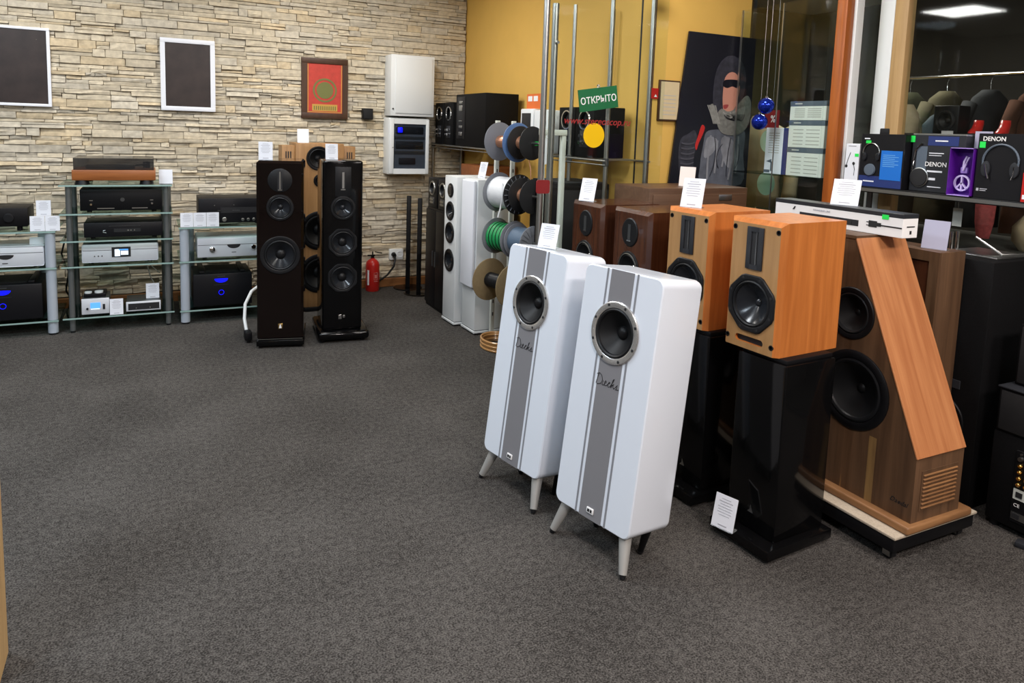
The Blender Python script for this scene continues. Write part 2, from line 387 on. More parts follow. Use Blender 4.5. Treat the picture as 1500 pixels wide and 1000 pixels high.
# shop window towards the corridor
win = struct('window_1', MB().box(3.44, 3.47, 3.56, 3.60, 0, H).box(3.44, 3.47, -2.6, -2.56, 0, H).box(3.42, 3.48, -2.6, 3.6, 0, .06).box(3.42, 3.48, -2.6, 3.6, H-.06, H), K['darksteel'])
part('pane', MB().box(3.452, 3.458, 2.63, 3.56, .06, H-.06), K['glass'], win)
part('return_pane', MB().box(3.301, 3.452, 2.655, 2.661, .06, H-.06), K['glass'], win)
part('pane', MB().box(3.452, 3.458, -2.56, 2.47, .06, H-.06), K['glass'], win)
part('wooden_post', MB().box(3.19, 3.245, 2.645, 2.708, .0, H, .004), K['post'], win, 'orange brown varnished wooden window post')
part('white_mullion', MB().box(3.2455, 3.30, 2.63, 2.70, 0, H, .004), K['white2'], win)
part('white_mullion', MB().box(3.42, 3.48, 2.545, 2.63, 0, H, .004), K['white2'], win)
part('tan_post', MB().box(3.42, 3.48, 2.47, 2.545, 0, H, .004), K['tan'], win)
for zc in (1.16, 1.425):
    part('round_sticker', MB().cyl((3.450, 3.36, zc), (3.4515, 3.36, zc), .073, n=40), K['paledot'], win, 'pale green round sticker on the window glass')

# ------------------------------------------------------------------ ceiling lamps, with fill lamps added behind the viewer
for i, (x, y, wt, col) in enumerate(LAMPS):
    t = thing('ceiling_lamp', 'flat square ceiling lamp, number %d from the back of the shop' % (i+1), 'lamp', (x, y, H), 0, 'ceiling lamps')
    t['label'] = 'square ceiling lamp over ' + ['the left front floor', 'the open carpet on the left', 'the glass hi-fi racks', 'the carpet nearest the viewer', 'the middle of the carpet', 'the black tower speakers', 'the black subwoofers', 'the mahogany speakers', 'the floor behind the viewer, added as unseen fill light', 'the right corner behind the viewer, added as unseen fill light'][i]
    part('frame', MB().box(-.32, .32, -.32, .32, -.03, 0, .006), K['white2'], t)
    part('diffuser', MB().box(-.29, .29, -.29, .29, -.034, -.0295), K['bulb'], t)
    ld = bpy.data.lights.new('lamp_light', 'AREA'); ld.shape = 'SQUARE'; ld.size = .58; ld.energy = wt; ld.color = col
    lo = bpy.data.objects.new('lamp_light', ld); C.objects.link(lo); lo.parent = t; lo.location = (0, 0, -.045)
t = thing('corridor_lamp', 'ceiling lamp in the corridor behind the shop window', 'lamp', (4.7, 3.9, H))
part('frame', MB().box(-.32, .32, -.32, .32, -.03, 0, .006), K['white2'], t); part('diffuser', MB().box(-.29, .29, -.29, .29, -.034, -.0295), K['bulb'], t)
ld = bpy.data.lights.new('lamp_light', 'AREA'); ld.shape = 'SQUARE'; ld.size = .58; ld.energy = 42; ld.color = (1, .93, .82)
lo = bpy.data.objects.new('lamp_light', ld); C.objects.link(lo); lo.parent = t; lo.location = (0, 0, -.045)

# ------------------------------------------------------------------ builders
def octa(t):
    """outline of a square frame with cut corners, relative to its circle"""
    t = (t + math.pi/8) % (math.pi/4) - math.pi/8
    return .97/math.cos(t)
def driver(par, x, z, r, yf, name='woofer', fl='rubber', cone='cone', cap='cap', shape=None, capr=.28, depth=.34, M=None, ring=None, capout=True, screws=0, label=None):
    """loudspeaker driver facing local -Y at plane yf"""
    f = part(name, MB().lathe([(r*.80, -.010), (r*.80, .005), (r*.84, .007), (r*.97, .006, 1), (r, .003, 1), (r, -.002, 1)], (x, yf, z), n=40, shape=shape, M=M), K[fl], par, label)
    part('surround', MB().lathe([(r*.805, -.002), (r*.78, .004), (r*.735, .006), (r*.69, .003), (r*.665, -.004)], (x, yf, z), n=40, M=M), K['rubber'], f)
    part('cone', MB().lathe([(r*.67, -.003), (r*.5, -.003-depth*r*.42), (r*capr*.9, -.003-depth*r)], (x, yf, z), n=40, M=M), K[cone], f)
    top = -.003-depth*r
    c = capr*r
    sgn = 1 if capout else -1
    part('dust_cap', MB().lathe([(c*1.02, top+.002), (c*.86, top+sgn*c*.28), (c*.55, top+sgn*c*.48), (c*.2, top+sgn*c*.56), (.0005, top+sgn*c*.57)], (x, yf, z), n=28, M=M), K[cap], f)
    if screws:
        for k in range(screws):
            a = 2*math.pi*(k+.5)/screws
            part('screw', MB().lathe([(.005, .002), (.005, .0075), (.0005, .008)], (x+r*.905*math.cos(a), yf, z+r*.905*math.sin(a)), n=10, M=M), K['black_ink'], f)
    return f
def holes(me, lst, yf, M=None):
    cu = MB()
    for (x, z, r) in lst: cu.cyl((x, yf-.03, z), (x, yf+max(.05, r*.75), z), r*.79, n=40, M=M)
    return cut(me, cu)
def price_card(x, y, z, rz, where, w=.085, h=.115, lean=12, mt='paper', lines=True, foot=True):
    t = thing('price_card', where, 'price tag', (x, y, z), rz, 'price cards')
    M = Matrix.Rotation(-R(lean), 4, 'X')
    cdp = part('card', MB().box(-w/2, w/2, 0, .0025, 0, h, M=M), K[mt], t)
    if lines:
        b = MB()
        for k, (wd, zz, hh) in enumerate(((.42, .88, .02), (.62, .80, .028), (.5, .72, .02), (.66, .64, .02), (.6, .56, .018), (.64, .48, .018), (.5, .40, .018), (.4, .10, .035))):
            b.box(-w*wd/2, w*wd/2, -.0006, .0, h*zz-h*hh/2, h*zz+h*hh/2, M=M)
        part('print', b, K['ink'], cdp)['kind'] = 'stuff'
    if foot: part('foot', MB().box(-w/2, w/2, -.004, .035, 0, .002), K['acrylic'], t)
    return t

# ================================================================== foreground: white speakers
def rrect(w, h, r, n=6):
    p = []
    for cx, cz, a0 in ((w/2-r, h-r, 0), (-w/2+r, h-r, 90), (-w/2+r, r, 180), (w/2-r, r, 270)):
        for k in range(n+1): a = R(a0+90*k/n); p.append((cx+r*math.cos(a), cz+r*math.sin(a)))
    return p
def white_speaker(loc, yaw, tilt, label):
    W, HH, D, z0 = .354, .865, .21, .125
    t = thing('white_speaker', label, 'speaker', (loc[0], loc[1], 0), -(math.pi/2-yaw), 'tilted white speakers')
    M = Matrix.Translation((0, 0, z0)) @ Matrix.Rotation(-tilt, 4, 'X')
    outline = rrect(W, HH, .030)
    ins = rrect(W-.008, HH-.008, .027)
    me = MB().loft([[(x, 0, z+.004) for x, z in ins], [(x, .004, z) for x, z in outline], [(x, D-.012, z) for x, z in outline], [(x, D, z+.004) for x, z in ins]]).mesh('cabinet', K['white'])
    me = holes(me, [(0, .650, .108)], 0); me.transform(M)
    link('cabinet', me, t)
    def strip(name, x0, x1, mt):
        def seg(za, zb): part(name, MB().box(x0, x1, -.0008, .001, za, zb, M=M), K[mt], t)
        rr = .104; xm = max(abs(x0), abs(x1)); dz = math.sqrt(max(0, rr*rr-xm*xm))
        seg(.001, .650-dz); seg(.650+dz, HH-.001)
    strip('grey_band', -.052, .052, 'grey'); strip('pinstripe', -.072, -.064, 'greyline'); strip('pinstripe', .064, .072, 'greyline')
    driver(t, 0, .650, .108, -.001, 'full_range_driver', fl='ring', cone='cone', cap='cap', M=M, screws=8, capr=.22, depth=.36, label='black driver in a bright metal ring')
    script = [[(-.048, .020), (-.052, -.014), (-.044, -.016), (-.030, -.010), (-.026, .004), (-.034, .018), (-.046, .024), (-.056, .018)],
              [(-.022, .002), (-.024, -.012), (-.019, -.014), (-.013, -.006), (-.007, .002), (-.011, .005), (-.015, -.002), (-.012, -.013), (-.004, -.011), (.003, -.002),
               (.010, .003), (.006, .005), (.001, -.004), (.005, -.013), (.012, -.011), (.020, .006), (.024, .020), (.020, .016), (.017, -.013), (.020, -.004), (.027, .003),
               (.024, -.004), (.030, -.013), (.037, -.004), (.042, .004), (.043, -.006), (.038, -.013), (.052, -.010)]]
    b = MB()
    for st in script: b.tube([(x+.12*z, -.0016, .478+z) for x, z in st], .0011, 5, M=M)
    part('script_lettering', b, K['black_ink'], t)['kind'] = 'stuff'
    e = part('badge', MB().box(-.016, .016, -.005, 0, .022, .042, .002, M=M), K['whitepaint'], t)
    part('badge_mark', MB().box(-.011, -.001, -.0058, -.004, .027, .037, M=M).box(.002, .010, -.0058, -.004, .027, .037, M=M), K['black_ink'], e)
    for sx in (-1, 1):
        for sy in (0, 1):
            a = M @ Vector((sx*.135, .035+sy*.115, .004)); b = Vector((sx*.172, -.012, .002)) if sy == 0 else Vector((sx*.105, .150, .002))
            l = part('leg', MB().cyl(a, b.lerp(a, .10), .0225 if sy == 0 else .016, .0135 if sy == 0 else .010, n=20), K['leg_metal' if sy == 0 else 'satin_black'], t)
            part('foot_tip', MB().cyl(b.lerp(a, .11), b, .0115, .009, n=16), K['rubber'], l)
    return t
white_speaker((1.3189, 1.9702), .2212, .1267, 'white speaker with grey stripe, closest to the viewer, tilted back on metal legs')
white_speaker((1.2452, 2.4476), .203, .1263, 'white speaker with grey stripe carrying a price card on its top')
price_card(1.405, 2.50, .978, R(-62), 'white price card standing on the farther tilted white speaker', .085, .10, 16)

# ================================================================== cherry bookshelf speakers on black stands
def bookshelf(name, label, x, y, z, rz, W, D, HH, mt, ribbon_oval=False, group=None):
    t = thing(name, label, 'speaker', (x, y, z), rz, group)
    b = MB().box(-W/2, W/2, 0, D, 0, HH, .017, 1, pick=lambda c: abs(c.y) < 1e-4 and (c.z > HH-.001 or (abs(abs(c.x)-W/2) < 1e-4)))
    if ribbon_oval:
        dr = [(0, HH-.27, .078)]
    else: dr = [(0, .166, .105)]
    me = holes(b.mesh('cabinet', K[mt]), dr, 0)
    if not ribbon_oval:
        cu = MB().box(-.062, .062, -.02, .05, .022, .046, .0115, 4, pick=lambda c: abs(abs(c.x)-.062) < 1e-4 and abs(c.y-.015) < .001)
        for hx, hz in ((-.095, HH-.035), (.095, HH-.035), (-.098, .032), (.098, .032)): cu.cyl((hx, -.02, hz), (hx, .02, hz), .0095, n=16)
        me = cut(me, cu)
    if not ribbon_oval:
        me.materials.append(K['cool_lit_cherry'])  # front faces take the cherry copy with cool light in its colour
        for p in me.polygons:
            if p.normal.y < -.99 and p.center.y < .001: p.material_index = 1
    link('cabinet', me, t)
    if not ribbon_oval:
        part('port', MB().box(-.060, .060, .012, .048, .023, .045), K['black_ink'], t)
        for hx, hz in ((-.095, HH-.035), (.095, HH-.035), (-.098, .032), (.098, .032)):
            part('grille_socket', MB().lathe([(.0094, -.004), (.0094, .0012), (.0065, .0015), (.006, -.008), (.0005, -.008)], (hx, 0, hz), n=16), K['rubber'], t)
        driver(t, 0, .166, .105, -.001, 'woofer', fl='rubber', cone='cone_lit', cap='cone_lit', shape=octa, screws=8, capr=.13)
        r = part('ribbon_tweeter', MB().box(-.036, -.016, -.006, .001, .288, .438, .002).box(.016, .036, -.006, .001, .288, .438, .002).box(-.017, .017, -.006, .001, .288, .305).box(-.017, .017, -.006, .001, .421, .438), K['boxgrey'], t)
        part('ribbon', MB().box(-.016, .016, -.0015, .001, .304, .422), K['black_ink'], r)
        part('ribbon_bar', MB().box(.004, .008, -.004, .001, .304, .422), K['darksteel'], r)
    else:
        sq = lambda tt: 1.0
        o = part('tweeter_plate', MB().lathe([(.066, -.001), (.066, .003), (.062, .006), (.0005, .006)], (0, 0, HH-.105), n=40), K['rubber'], t)
        o.matrix_local = Matrix.Translation((0, 0, HH-.105)) @ Matrix.Diagonal((.92, 1, 1.0, 1)) @ Matrix.Translation((0, 0, -(HH-.105)))
        part('ribbon', MB().box(-.011, .011, -.0072, -.005, HH-.142, HH-.068), K['darksteel'], o)
        part('ribbon_end', MB().box(-.016, .016, -.0085, -.005, HH-.146, HH-.141), K['chrome'], o)
        driver(t, 0, HH-.27, .078, -.001, 'woofer', fl='rubber', cone='cone', cap='chrome', capr=.16)
        part('trim_ring', MB().lathe([(.069, .004), (.069, .008), (.065, .009), (.065, .004)], (0, -.001, HH-.27), n=40), K['steel'], t)
    return t
def stand(label, x, y, rz, W, D, HH, base=(.27, .35), plain=False, group=None):
    t = thing('speaker_stand', label, 'speaker stand', (x, y, 0), rz, group)
    bw, bd = base
    part('base', MB().box(-bw/2, bw/2, -.03, bd-.03, .012, .05, .006), K['gloss_black'], t)
    for sx in (-1, 1):
        for sy in (0, 1): part('spike', MB().cyl((sx*(bw/2-.03), sy*(bd-.06), 0), (sx*(bw/2-.03), sy*(bd-.06), .014), .008, .014, n=12), K['darksteel'], t)
    part('column', MB().box(-W/2, W/2, .03, D, .05, HH-.016, .008), K['gloss_black'], t)
    part('top_plate', MB().box(-W/2+.01, W/2-.01, .04, D-.01, HH-.016, HH-.0005, .003), K['satin_black'], t)
    e = part('emblem', MB().poly([(-.014, .0292, .115), (.012, .0292, .115), (.006, .0292, .128), (-.002, .0292, .145), (-.004, .0292, .126)]), K['steel'], t, 'small triangular metal emblem')
    return t
rz = R(-90)+R(3.8)
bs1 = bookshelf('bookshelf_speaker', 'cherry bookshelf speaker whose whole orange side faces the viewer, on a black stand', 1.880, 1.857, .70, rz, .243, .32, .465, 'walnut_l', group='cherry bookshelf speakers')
stand('glossy black speaker stand with a price card on its base', 1.863, 1.80, rz, .215, .29, .70, (.27, .34), group='black stands under the cherry speakers')
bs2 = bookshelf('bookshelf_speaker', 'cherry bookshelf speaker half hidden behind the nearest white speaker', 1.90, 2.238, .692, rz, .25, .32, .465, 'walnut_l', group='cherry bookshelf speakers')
stand('glossy black speaker stand between nearest white speaker and carded stand', 1.875, 2.19, rz, .215, .29, .692, (.25, .33), group='black stands under the cherry speakers')
price_card(1.800, 1.842, .0505, R(-72), 'white price card on the black stand base near the floor', .085, .118, 14)
price_card(1.945, 2.285, 1.1572, R(-60), 'white price card on the farther cherry bookshelf speaker', .090, .122, 17)
# mahogany pair
d1 = bookshelf('mahogany_speaker', 'dark mahogany bookshelf speaker with a price card on top', 1.95, 3.07, .655, R(-90), .285, .34, .44, 'mahog', True, group='mahogany bookshelf speakers')
d2 = bookshelf('mahogany_speaker', 'dark mahogany bookshelf speaker beside the cherry speakers', 1.95, 2.692, .662, R(-90), .285, .34, .44, 'mahog', True, group='mahogany bookshelf speakers')
stand('black stand under the mahogany speaker that carries a card', 1.95, 3.07, R(-90), .18, .25, .655, (.28, .36), group='black stands under the mahogany speakers')
stand('black stand under the mahogany speaker next to cherry ones', 1.95, 2.692, R(-90), .18, .25, .662, (.28, .36), group='black stands under the mahogany speakers')
price_card(1.975, 3.12, 1.0955, R(-60), 'white price card on the farther mahogany speaker', .085, .120, 17)

# ================================================================== big wedge speaker on a trolley
t = thing('trolley', 'low black wheeled trolley with beige carpeted top under the wedge speaker', 'trolley', (2.475, 1.83, 0))
part('frame', MB().box(-.225, .225, -.335, .335, .042, .094, .006), K['satin_black'], t)
part('carpet_top', MB().box(-.23, .23, -.342, .342, .094, .104, .003), mat('beige_carpet', (.42, .36, .28), .95, noise=.3, nscale=150, bump=.4), t)
for sx in (-1, 1):
    for sy in (-1, 1):
        cst = part('caster', MB().cyl((sx*.185-.012, sy*.295, .0205), (sx*.185+.012, sy*.295, .0205), .0205, n=20), K['rubber'], t)
        part('caster_fork', MB().box(sx*.185-.017, sx*.185-.013, sy*.295-.014, sy*.295+.014, .012, .043).box(sx*.185+.013, sx*.185+.017, sy*.295-.014, sy*.295+.014, .012, .043), K['steel'], cst)
# local frame: x = world -y direction (viewer's right), front = -Y -> world -X
t = thing('wedge_speaker', 'large walnut wedge speaker with sloping cherry side and vent slats', 'speaker', (2.33, 1.83, .104), R(-90))
PW, PD = .355, .37                                     # plinth: x from -.31 to .355
part('plinth', MB().box(-.30, .352, -.035, .325, 0, .030, .008, 3), K['plinthwood'], t)
prof = [(-.29, .030), (.335, .030), (.335, .262), (.020, .985), (-.29, .985)]
me = MB().prism(prof, lambda p: (p[0], 0, p[1]), lambda p: (p[0], .265, p[1])).mesh('cabinet', K['walnut'], 20)
wl = [(.065, .420, .150), (.030, .705, .098)]
me = holes(me, wl, 0)
link('cabinet', me, t)
sl = Vector((.020-.335, 0, .985-.262))
o = part('sloping_panel', MB().box(0, .007, -.003, .268, .001, sl.length-.001, .0015, 1), K['cherry'], t, 'orange cherry veneer panel', 20)
o.matrix_local = Matrix.Translation((.335, 0, .262)) @ Matrix.Rotation(math.atan2(sl.x, sl.z), 4, 'Y')
part('top_panel', MB().box(-.29, .026, -.004, .27, .983, .995), K['walnut'], t)
vent = part('vent_panel', MB().box(.334, .338, .035, .235, .070, .215), K['walnut'], t)
for k in range(9):
    part('slat', MB().box(.336, .343, .042+.0, .228, .078+k*.0148, .084+k*.0148, .0015, 1), K['plinthwood'], vent)
driver(t, *wl[0], -.001, 'woofer', fl='satin_black', cone='cone', cap='cone', capr=.12, depth=.30)
part('sapwood_stripe', MB().box(.150, .180, -.0006, .001, .031, .275), K['sapwood'], t, 'pale sapwood streak in the walnut veneer')
driver(t, *wl[1], -.001, 'midrange', fl='satin_black', cone='cone', cap='cone', capr=.12)
text('badge_lettering', 'Daedal', .024, K['black_ink'], t, at(.285, -.0012, .088), shear=.35)
# soundbar carton lying on top, overhanging
t = thing('soundbar_box', 'long white and black soundbar carton lying on the wedge speaker', 'box', (2.44, 1.705, 1.0995), R(-90))
part('carton', MB().box(-.605, 0, 0, .085, 0, .072, .0015, 1), K['whitepaint'], t)
part('lid_band', MB().box(-.606, .0008, -.0008, .0858, .072, .0885, .0015, 1), K['boxgrey'], t)
pr = part('soundbar_picture', MB().box(-.47, -.185, -.0010, .0005, .020, .044), K['boxgrey'], t)
part('speaker_picture', MB().lathe([(.011, .0), (.011, .0022), (.0005, .0022)], (-.225, 0, .032), n=20), K['black_ink'], pr)
part('plug_picture', MB().box(-.140, -.105, -.0014, .0005, .026, .050).box(-.105, -.088, -.0014, .0005, .031, .045).box(-.090, -.003, -.0014, .0005, .034, .039).box(-.150, -.138, -.0014, .0005, .030, .033).box(-.150, -.138, -.0014, .0005, .042, .045), K['black_ink'], t)
part('green_sticker', MB().box(-.085, -.058, -.0020, -.0005, .062, .079), K['lime'], t)
part('end_label', MB().box(.0004, .0014, .022, .066, .040, .044).box(.0004, .0014, .040, .050, .014, .027), K['black_ink'], t)
text('carton_lettering', 'SOUNDBAR LINE', .011, K['ink'], t, at(-.36, -.0012, .060))
part('mark', MB().poly([(-.510, -.0012, .050), (-.500, -.0012, .050), (-.492, -.0012, .064), (-.500, -.0012, .064)]), K['black_ink'], t)
price_card(2.492, 2.005, 1.1882, R(-66), 'white price card standing on the long soundbar carton', .105, .108, 18)

# ================================================================== walnut box, black cabinets, subwoofers at the right
t = thing('walnut_box_speaker', 'upright walnut box speaker behind the wedge speaker, pale card on top', 'speaker', (2.71, 1.90, 0), R(-90))
part('cabinet', MB().box(-.17, .17, .012, .165, 0, 1.03, .004), K['walnut'], t)
part('front_frame', MB().box(-.17, .17, 0, .013, .99, 1.03).box(-.17, .17, 0, .013, 0, .04).box(-.17, -.13, 0, .013, .04, .99).box(.13, .17, 0, .013, .04, .99), K['walnut'], t)
part('grille', MB().box(-.13, .13, .007, .012, .04, .99), K['mahog'], t)
price_card(2.775, 1.80, 1.0305, R(-78), 'blank pale grey card on the upright walnut box', .095, .115, 8, 'palelilac', False)
t = thing('black_floor_speaker', 'tall black vinyl floor speaker right of the wedge speaker', 'speaker', (2.885, 1.775, 0), R(-90))
me = MB().box(-.15, .15, .0, .36, 0, 1.0, .005).mesh('cabinet', K['vinyl']); me = holes(me, [(0, .33, .10)], 0); link('cabinet', me, t)
driver(t, 0, .33, .10, -.001, 'woofer', fl='satin_black')
part('name_plate', MB().box(.0, .07, -.003, .001, .47, .505, .001, 1), K['boxgrey'], t)
t = thing('active_subwoofer', 'black subwoofer on the floor at the right edge with amplifier panel of gold sockets', 'subwoofer', (2.855, 1.40, 0), R(-90))
part('cabinet', MB().box(-.145, .16, 0, .33, .025, .375, .006), K['vinyl'], t)
for sx in (-.12, .13):
    for sy in (.03, .29): part('foot', MB().cyl((sx, sy, 0), (sx, sy, .026), .016, .02, n=16), K['rubber'], t)
pn = part('amplifier_panel', MB().box(-.055, .145, -.004, .001, .055, .330, .001, 1), K['satin_black'], t)
for k in range(4):
    for j in range(2):
        part('gold_socket', MB().lathe([(.0085, 0), (.0085, .010), (.006, .014), (.004, .014), (.004, .004), (.0005, .004)], (-.034+j*.026, -.004, .205+k*.024), n=16), K['gold'], pn)
for k in range(2):
    for j in range(2): part('control_knob', MB().lathe([(.009, 0), (.008, .012), (.0005, .012)], (-.036+j*.026, -.004, .302+k*.0-.0+.0), n=16) if k == 0 else MB().lathe([(.004, 0), (.004, .006), (.0005, .006)], (-.036+j*.026, -.004, .319), n=12), K['steel'], pn)
part('voltage_plate', MB().box(-.05, -.008, -.006, -.003, .145, .185), K['offwhite'], pn)
part('voltage_switch', MB().box(-.04, -.018, -.009, -.005, .155, .175), K['black_ink'], pn)
text('lettering', 'CE', .018, K['whitepaint'], pn, at(-.035, -.0046, .122))
part('mains_plate', MB().box(-.05, .10, -.006, -.003, .068, .095), K['steel'], pn)
part('mains_socket', MB().box(-.046, -.02, -.009, -.005, .072, .091), K['black_ink'], pn)
solo('power_strip', MB().box(-.055, .055, -.02, .02, 0, .022, .006), K['boxgrey'], 'small dark power strip lying by the right subwoofer', 'power strip', None, (2.815, 1.345, 0), R(-75))
t = thing('black_subwoofer', 'black box with slanted top stacked on the panel subwoofer', 'subwoofer', (2.855, 1.40, .3755), R(-90))
part('cabinet', MB().box(-.14, .16, 0, .32, 0, .17, .006), K['vinyl'], t); part('front_grille', MB().box(-.13, .15, -.006, .001, .01, .16, .003), K['matt_black'], t); part('lid', MB().box(-.143, .163, -.008, .322, .17, .176, .002), K['boxgrey'], t)
t = thing('black_subwoofer', 'topmost black box of the stack at the right edge', 'subwoofer', (2.915, 1.395, .552), R(-90))
part('cabinet', MB().box(-.13, .15, 0, .28, 0, .235, .006), K['vinyl'], t); part('front_grille', MB().box(-.12, .14, -.006, .001, .01, .225, .003), K['matt_black'], t)

# brown cabinet behind the bookshelf speakers
t = thing('brown_cabinet_speaker', 'wide brown veneer speaker cabinet in front of the woman poster', 'speaker', (2.60, 3.00, 0))
part('cabinet', MB().box(-.31, .36, .012, .33, 0, 1.168, .004), K['brown'], t)
part('front_panel', MB().box(-.29, .34, .0, .013, .03, 1.135, .003), K['brown'], t)
part('badge', MB().box(.145, .235, -.004, .001, 1.10, 1.132, .002), K['steel'], t)
price_card(2.60, 3.10, 1.1685, R(-55), 'blank pale pink card on the wide brown cabinet', .085, .108, 10, 'pinkpaper', False)

# ================================================================== poster, glass showcase, baubles
P = {'scarf': [(3.075, 1.585), (3.105, 1.612), (3.15, 1.598), (3.20, 1.612), (3.245, 1.66), (3.30, 1.70), (3.335, 1.66), (3.335, 1.56), (3.30, 1.49), (3.22, 1.455), (3.12, 1.465), (3.075, 1.52)],
 'face': [(3.105, 1.72), (3.115, 1.80), (3.16, 1.835), (3.21, 1.82), (3.235, 1.76), (3.228, 1.68), (3.20, 1.61), (3.155, 1.585), (3.12, 1.60), (3.108, 1.65)],
 'lips': [(3.114, 1.633), (3.134, 1.639), (3.155, 1.638), (3.147, 1.62), (3.13, 1.612), (3.118, 1.617)],
 'collar': [(3.012, 1.628), (3.047, 1.637), (3.069, 1.592), (3.092, 1.537), (3.053, 1.53), (3.025, 1.568)],
 'jacket': [(2.997, 1.468), (3.089, 1.487), (3.193, 1.482), (3.29, 1.487), (3.309, 1.442), (3.303, 1.34), (3.302, 1.153), (2.991, 1.154), (2.964, 1.268), (2.979, 1.39)],
 'sheenA': [(3.123, 1.438), (3.197, 1.434), (3.237, 1.361), (3.238, 1.27), (3.175, 1.261), (3.122, 1.359)],
 'sheenB': [(3.007, 1.435), (3.084, 1.426), (3.071, 1.359), (3.01, 1.313), (2.987, 1.335)],
 'sleeve': [(2.805, 1.419), (2.858, 1.453), (2.908, 1.476), (2.931, 1.406), (2.911, 1.312), (2.908, 1.212), (2.821, 1.209), (2.796, 1.31)],
 'strap': [(2.958, 1.508), (2.982, 1.495), (2.967, 1.45), (2.942, 1.4), (2.928, 1.359), (2.917, 1.389), (2.935, 1.444)],
 'board': [(2.825, 2.05), (3.345, 2.05), (3.345, .96), (2.715, .96)],
 'hood': [(3.06, 1.60), (3.03, 1.70), (3.05, 1.85), (3.13, 1.93), (3.23, 1.91), (3.28, 1.82), (3.27, 1.70), (3.20, 1.62)],
 'glasses': [(3.10, 1.752), (3.115, 1.785), (3.215, 1.79), (3.235, 1.765), (3.215, 1.742), (3.175, 1.750), (3.135, 1.738)]}
t = thing('fashion_poster', 'tall dark poster of a person in a grey scarf and jacket on yellow wall', 'poster', (3.04, 3.42, .96))
def smooth(pts, n=4):
    out = []; L = len(pts)
    for i in range(L):
        p0, p1, p2, p3 = (Vector(pts[(i+k-1) % L]) for k in range(4))
        for k in range(n):
            u = k/n; out.append(tuple(.5*((2*p1)+(p2-p0)*u+(2*p0-5*p1+4*p2-p3)*u*u+(3*p1-p0-3*p2+p3)*u**3)))
    return out
def flat(name, pts, y0, y1, mt, lab=None):
    if name != 'board': pts = smooth(pts)
    return part(name, MB().prism(pts, lambda p: (p[0]-3.04, y0, p[1]-.96), lambda p: (p[0]-3.04, y1, p[1]-.96)), K[mt], t, lab, 0)
K['p_dark'] = mat('print_navy_black', (.008, .008, .014), .35); K['p_scarf'] = mat('print_scarf', (.19, .19, .175), .5, noise=.6, nscale=45)
K['p_face'] = mat('print_skin', (.55, .25, .18), .5); K['p_lips'] = mat('print_lips', (.32, .05, .05), .5); K['p_jacket'] = mat('print_jacket', (.11, .12, .15), .4, noise=.6, nscale=14)
K['p_sheen'] = mat('print_sheen', (.24, .25, .28), .4, noise=.5, nscale=20); K['p_sleeve'] = mat('print_sleeve', (.035, .035, .048), .35, noise=.9, nscale=30)
K['p_fold'] = mat('print_fold', (.30, .30, .28), .5, noise=.4, nscale=60); K['p_glint'] = mat('print_glint', (.075, .075, .095), .4)
flat('board', P['board'], 0, .012, 'p_dark')
for i, (k, mt) in enumerate((('sleeve', 'p_sleeve'), ('jacket', 'p_jacket'), ('sheenA', 'p_sheen'), ('sheenB', 'p_sheen'), ('collar', 'p_scarf'), ('strap', 'red'), ('hood', 'p_sleeve'), ('face', 'p_face'), ('lips', 'p_lips'), ('glasses', 'p_dark'), ('scarf', 'p_scarf'))):
    flat('printed_'+{'sheenA': 'sheen', 'sheenB': 'sheen'}.get(k, k), P[k], -.0003*(i+1), .001, mt)

def strands(name, lines, y, w, mt):
    b = MB()
    for ln in lines:
        q = [Vector(p) for p in ln]; pts = [(q[0]*(1-u)**2+q[1]*2*u*(1-u)+q[2]*u*u) for u in (k/6 for k in range(7))]
        for a, c in zip(pts, pts[1:]):
            n = Vector((-(c-a).y, (c-a).x)).normalized()*w; b.poly([(v.x-3.04, y, v.y-.96) for v in (a-n, c-n, c+n, a+n)])
    part(name, b, K[mt], t, None, 0)['kind'] = 'stuff'
pr = random.Random(5)
strands('scarf_folds', [[(3.115+.018*k, 1.595-.008*(k % 3)), (3.16+.016*k, 1.545-.006*k), (3.20+.012*k, 1.60+.005*k)] for k in range(8)], -0.0042, .0035, 'p_fold')
strands('scarf_strands', [[(3.125+.017*k, 1.575-.006*(k % 4)), (3.17+.014*k, 1.52), (3.22+.010*k, 1.585)] for k in range(8)], -0.0044, .0022, 'p_dark')
strands('jacket_folds', [[(3.03+.055*k, 1.45-.03*(k % 2)), (3.0+.058*k+pr.uniform(-.05, .05), 1.33), (3.02+.056*k, 1.18+.04*(k % 3))] for k in range(5)], -0.0046, .007, 'p_sheen')
strands('jacket_seams', [[(3.06+.065*k, 1.44-.04*(k % 2)), (3.05+.06*k+pr.uniform(-.06, .06), 1.32), (3.04+.066*k, 1.20+.05*(k % 2))] for k in range(4)], -0.0048, .0022, 'p_dark')
strands('sleeve_highlights', [[(2.81, 1.40-.030*k), (2.86, 1.385-.030*k), (2.91, 1.405-.030*k)] for k in range(7)], -0.0044, .004, 'p_glint')
strands('collar_strands', [[(2.99+.012*k, 1.63), (3.02+.010*k, 1.58), (3.045+.010*k, 1.52)] for k in range(6)], -0.0044, .0035, 'p_fold')
t = thing('glass_showcase', 'frameless glass showcase with a shelf beside the wooden window post', 'showcase', (3.30, 3.08, 0))
for z_ in (.45, .85, 1.232): part('glass_shelf', MB().box(-.10, .10, -.32, .305, z_, z_+.008), K['shelf_glass'], t)
part('front_pane', MB().box(-.106, -.1005, -.33, .31, .05, 2.2), K['glass'], t)
part('side_pane', MB().box(-.106, .106, -.336, -.3305, .05, 2.2), K['glass'], t)
part('side_pane', MB().box(-.106, .106, .3105, .316, .05, 2.2), K['glass'], t)
part('edge_strip', MB().box(-.111, -.106, .300, .312, .05, 2.2).box(-.111, -.106, -.015, -.009, .05, 2.2), K['steel'], t)
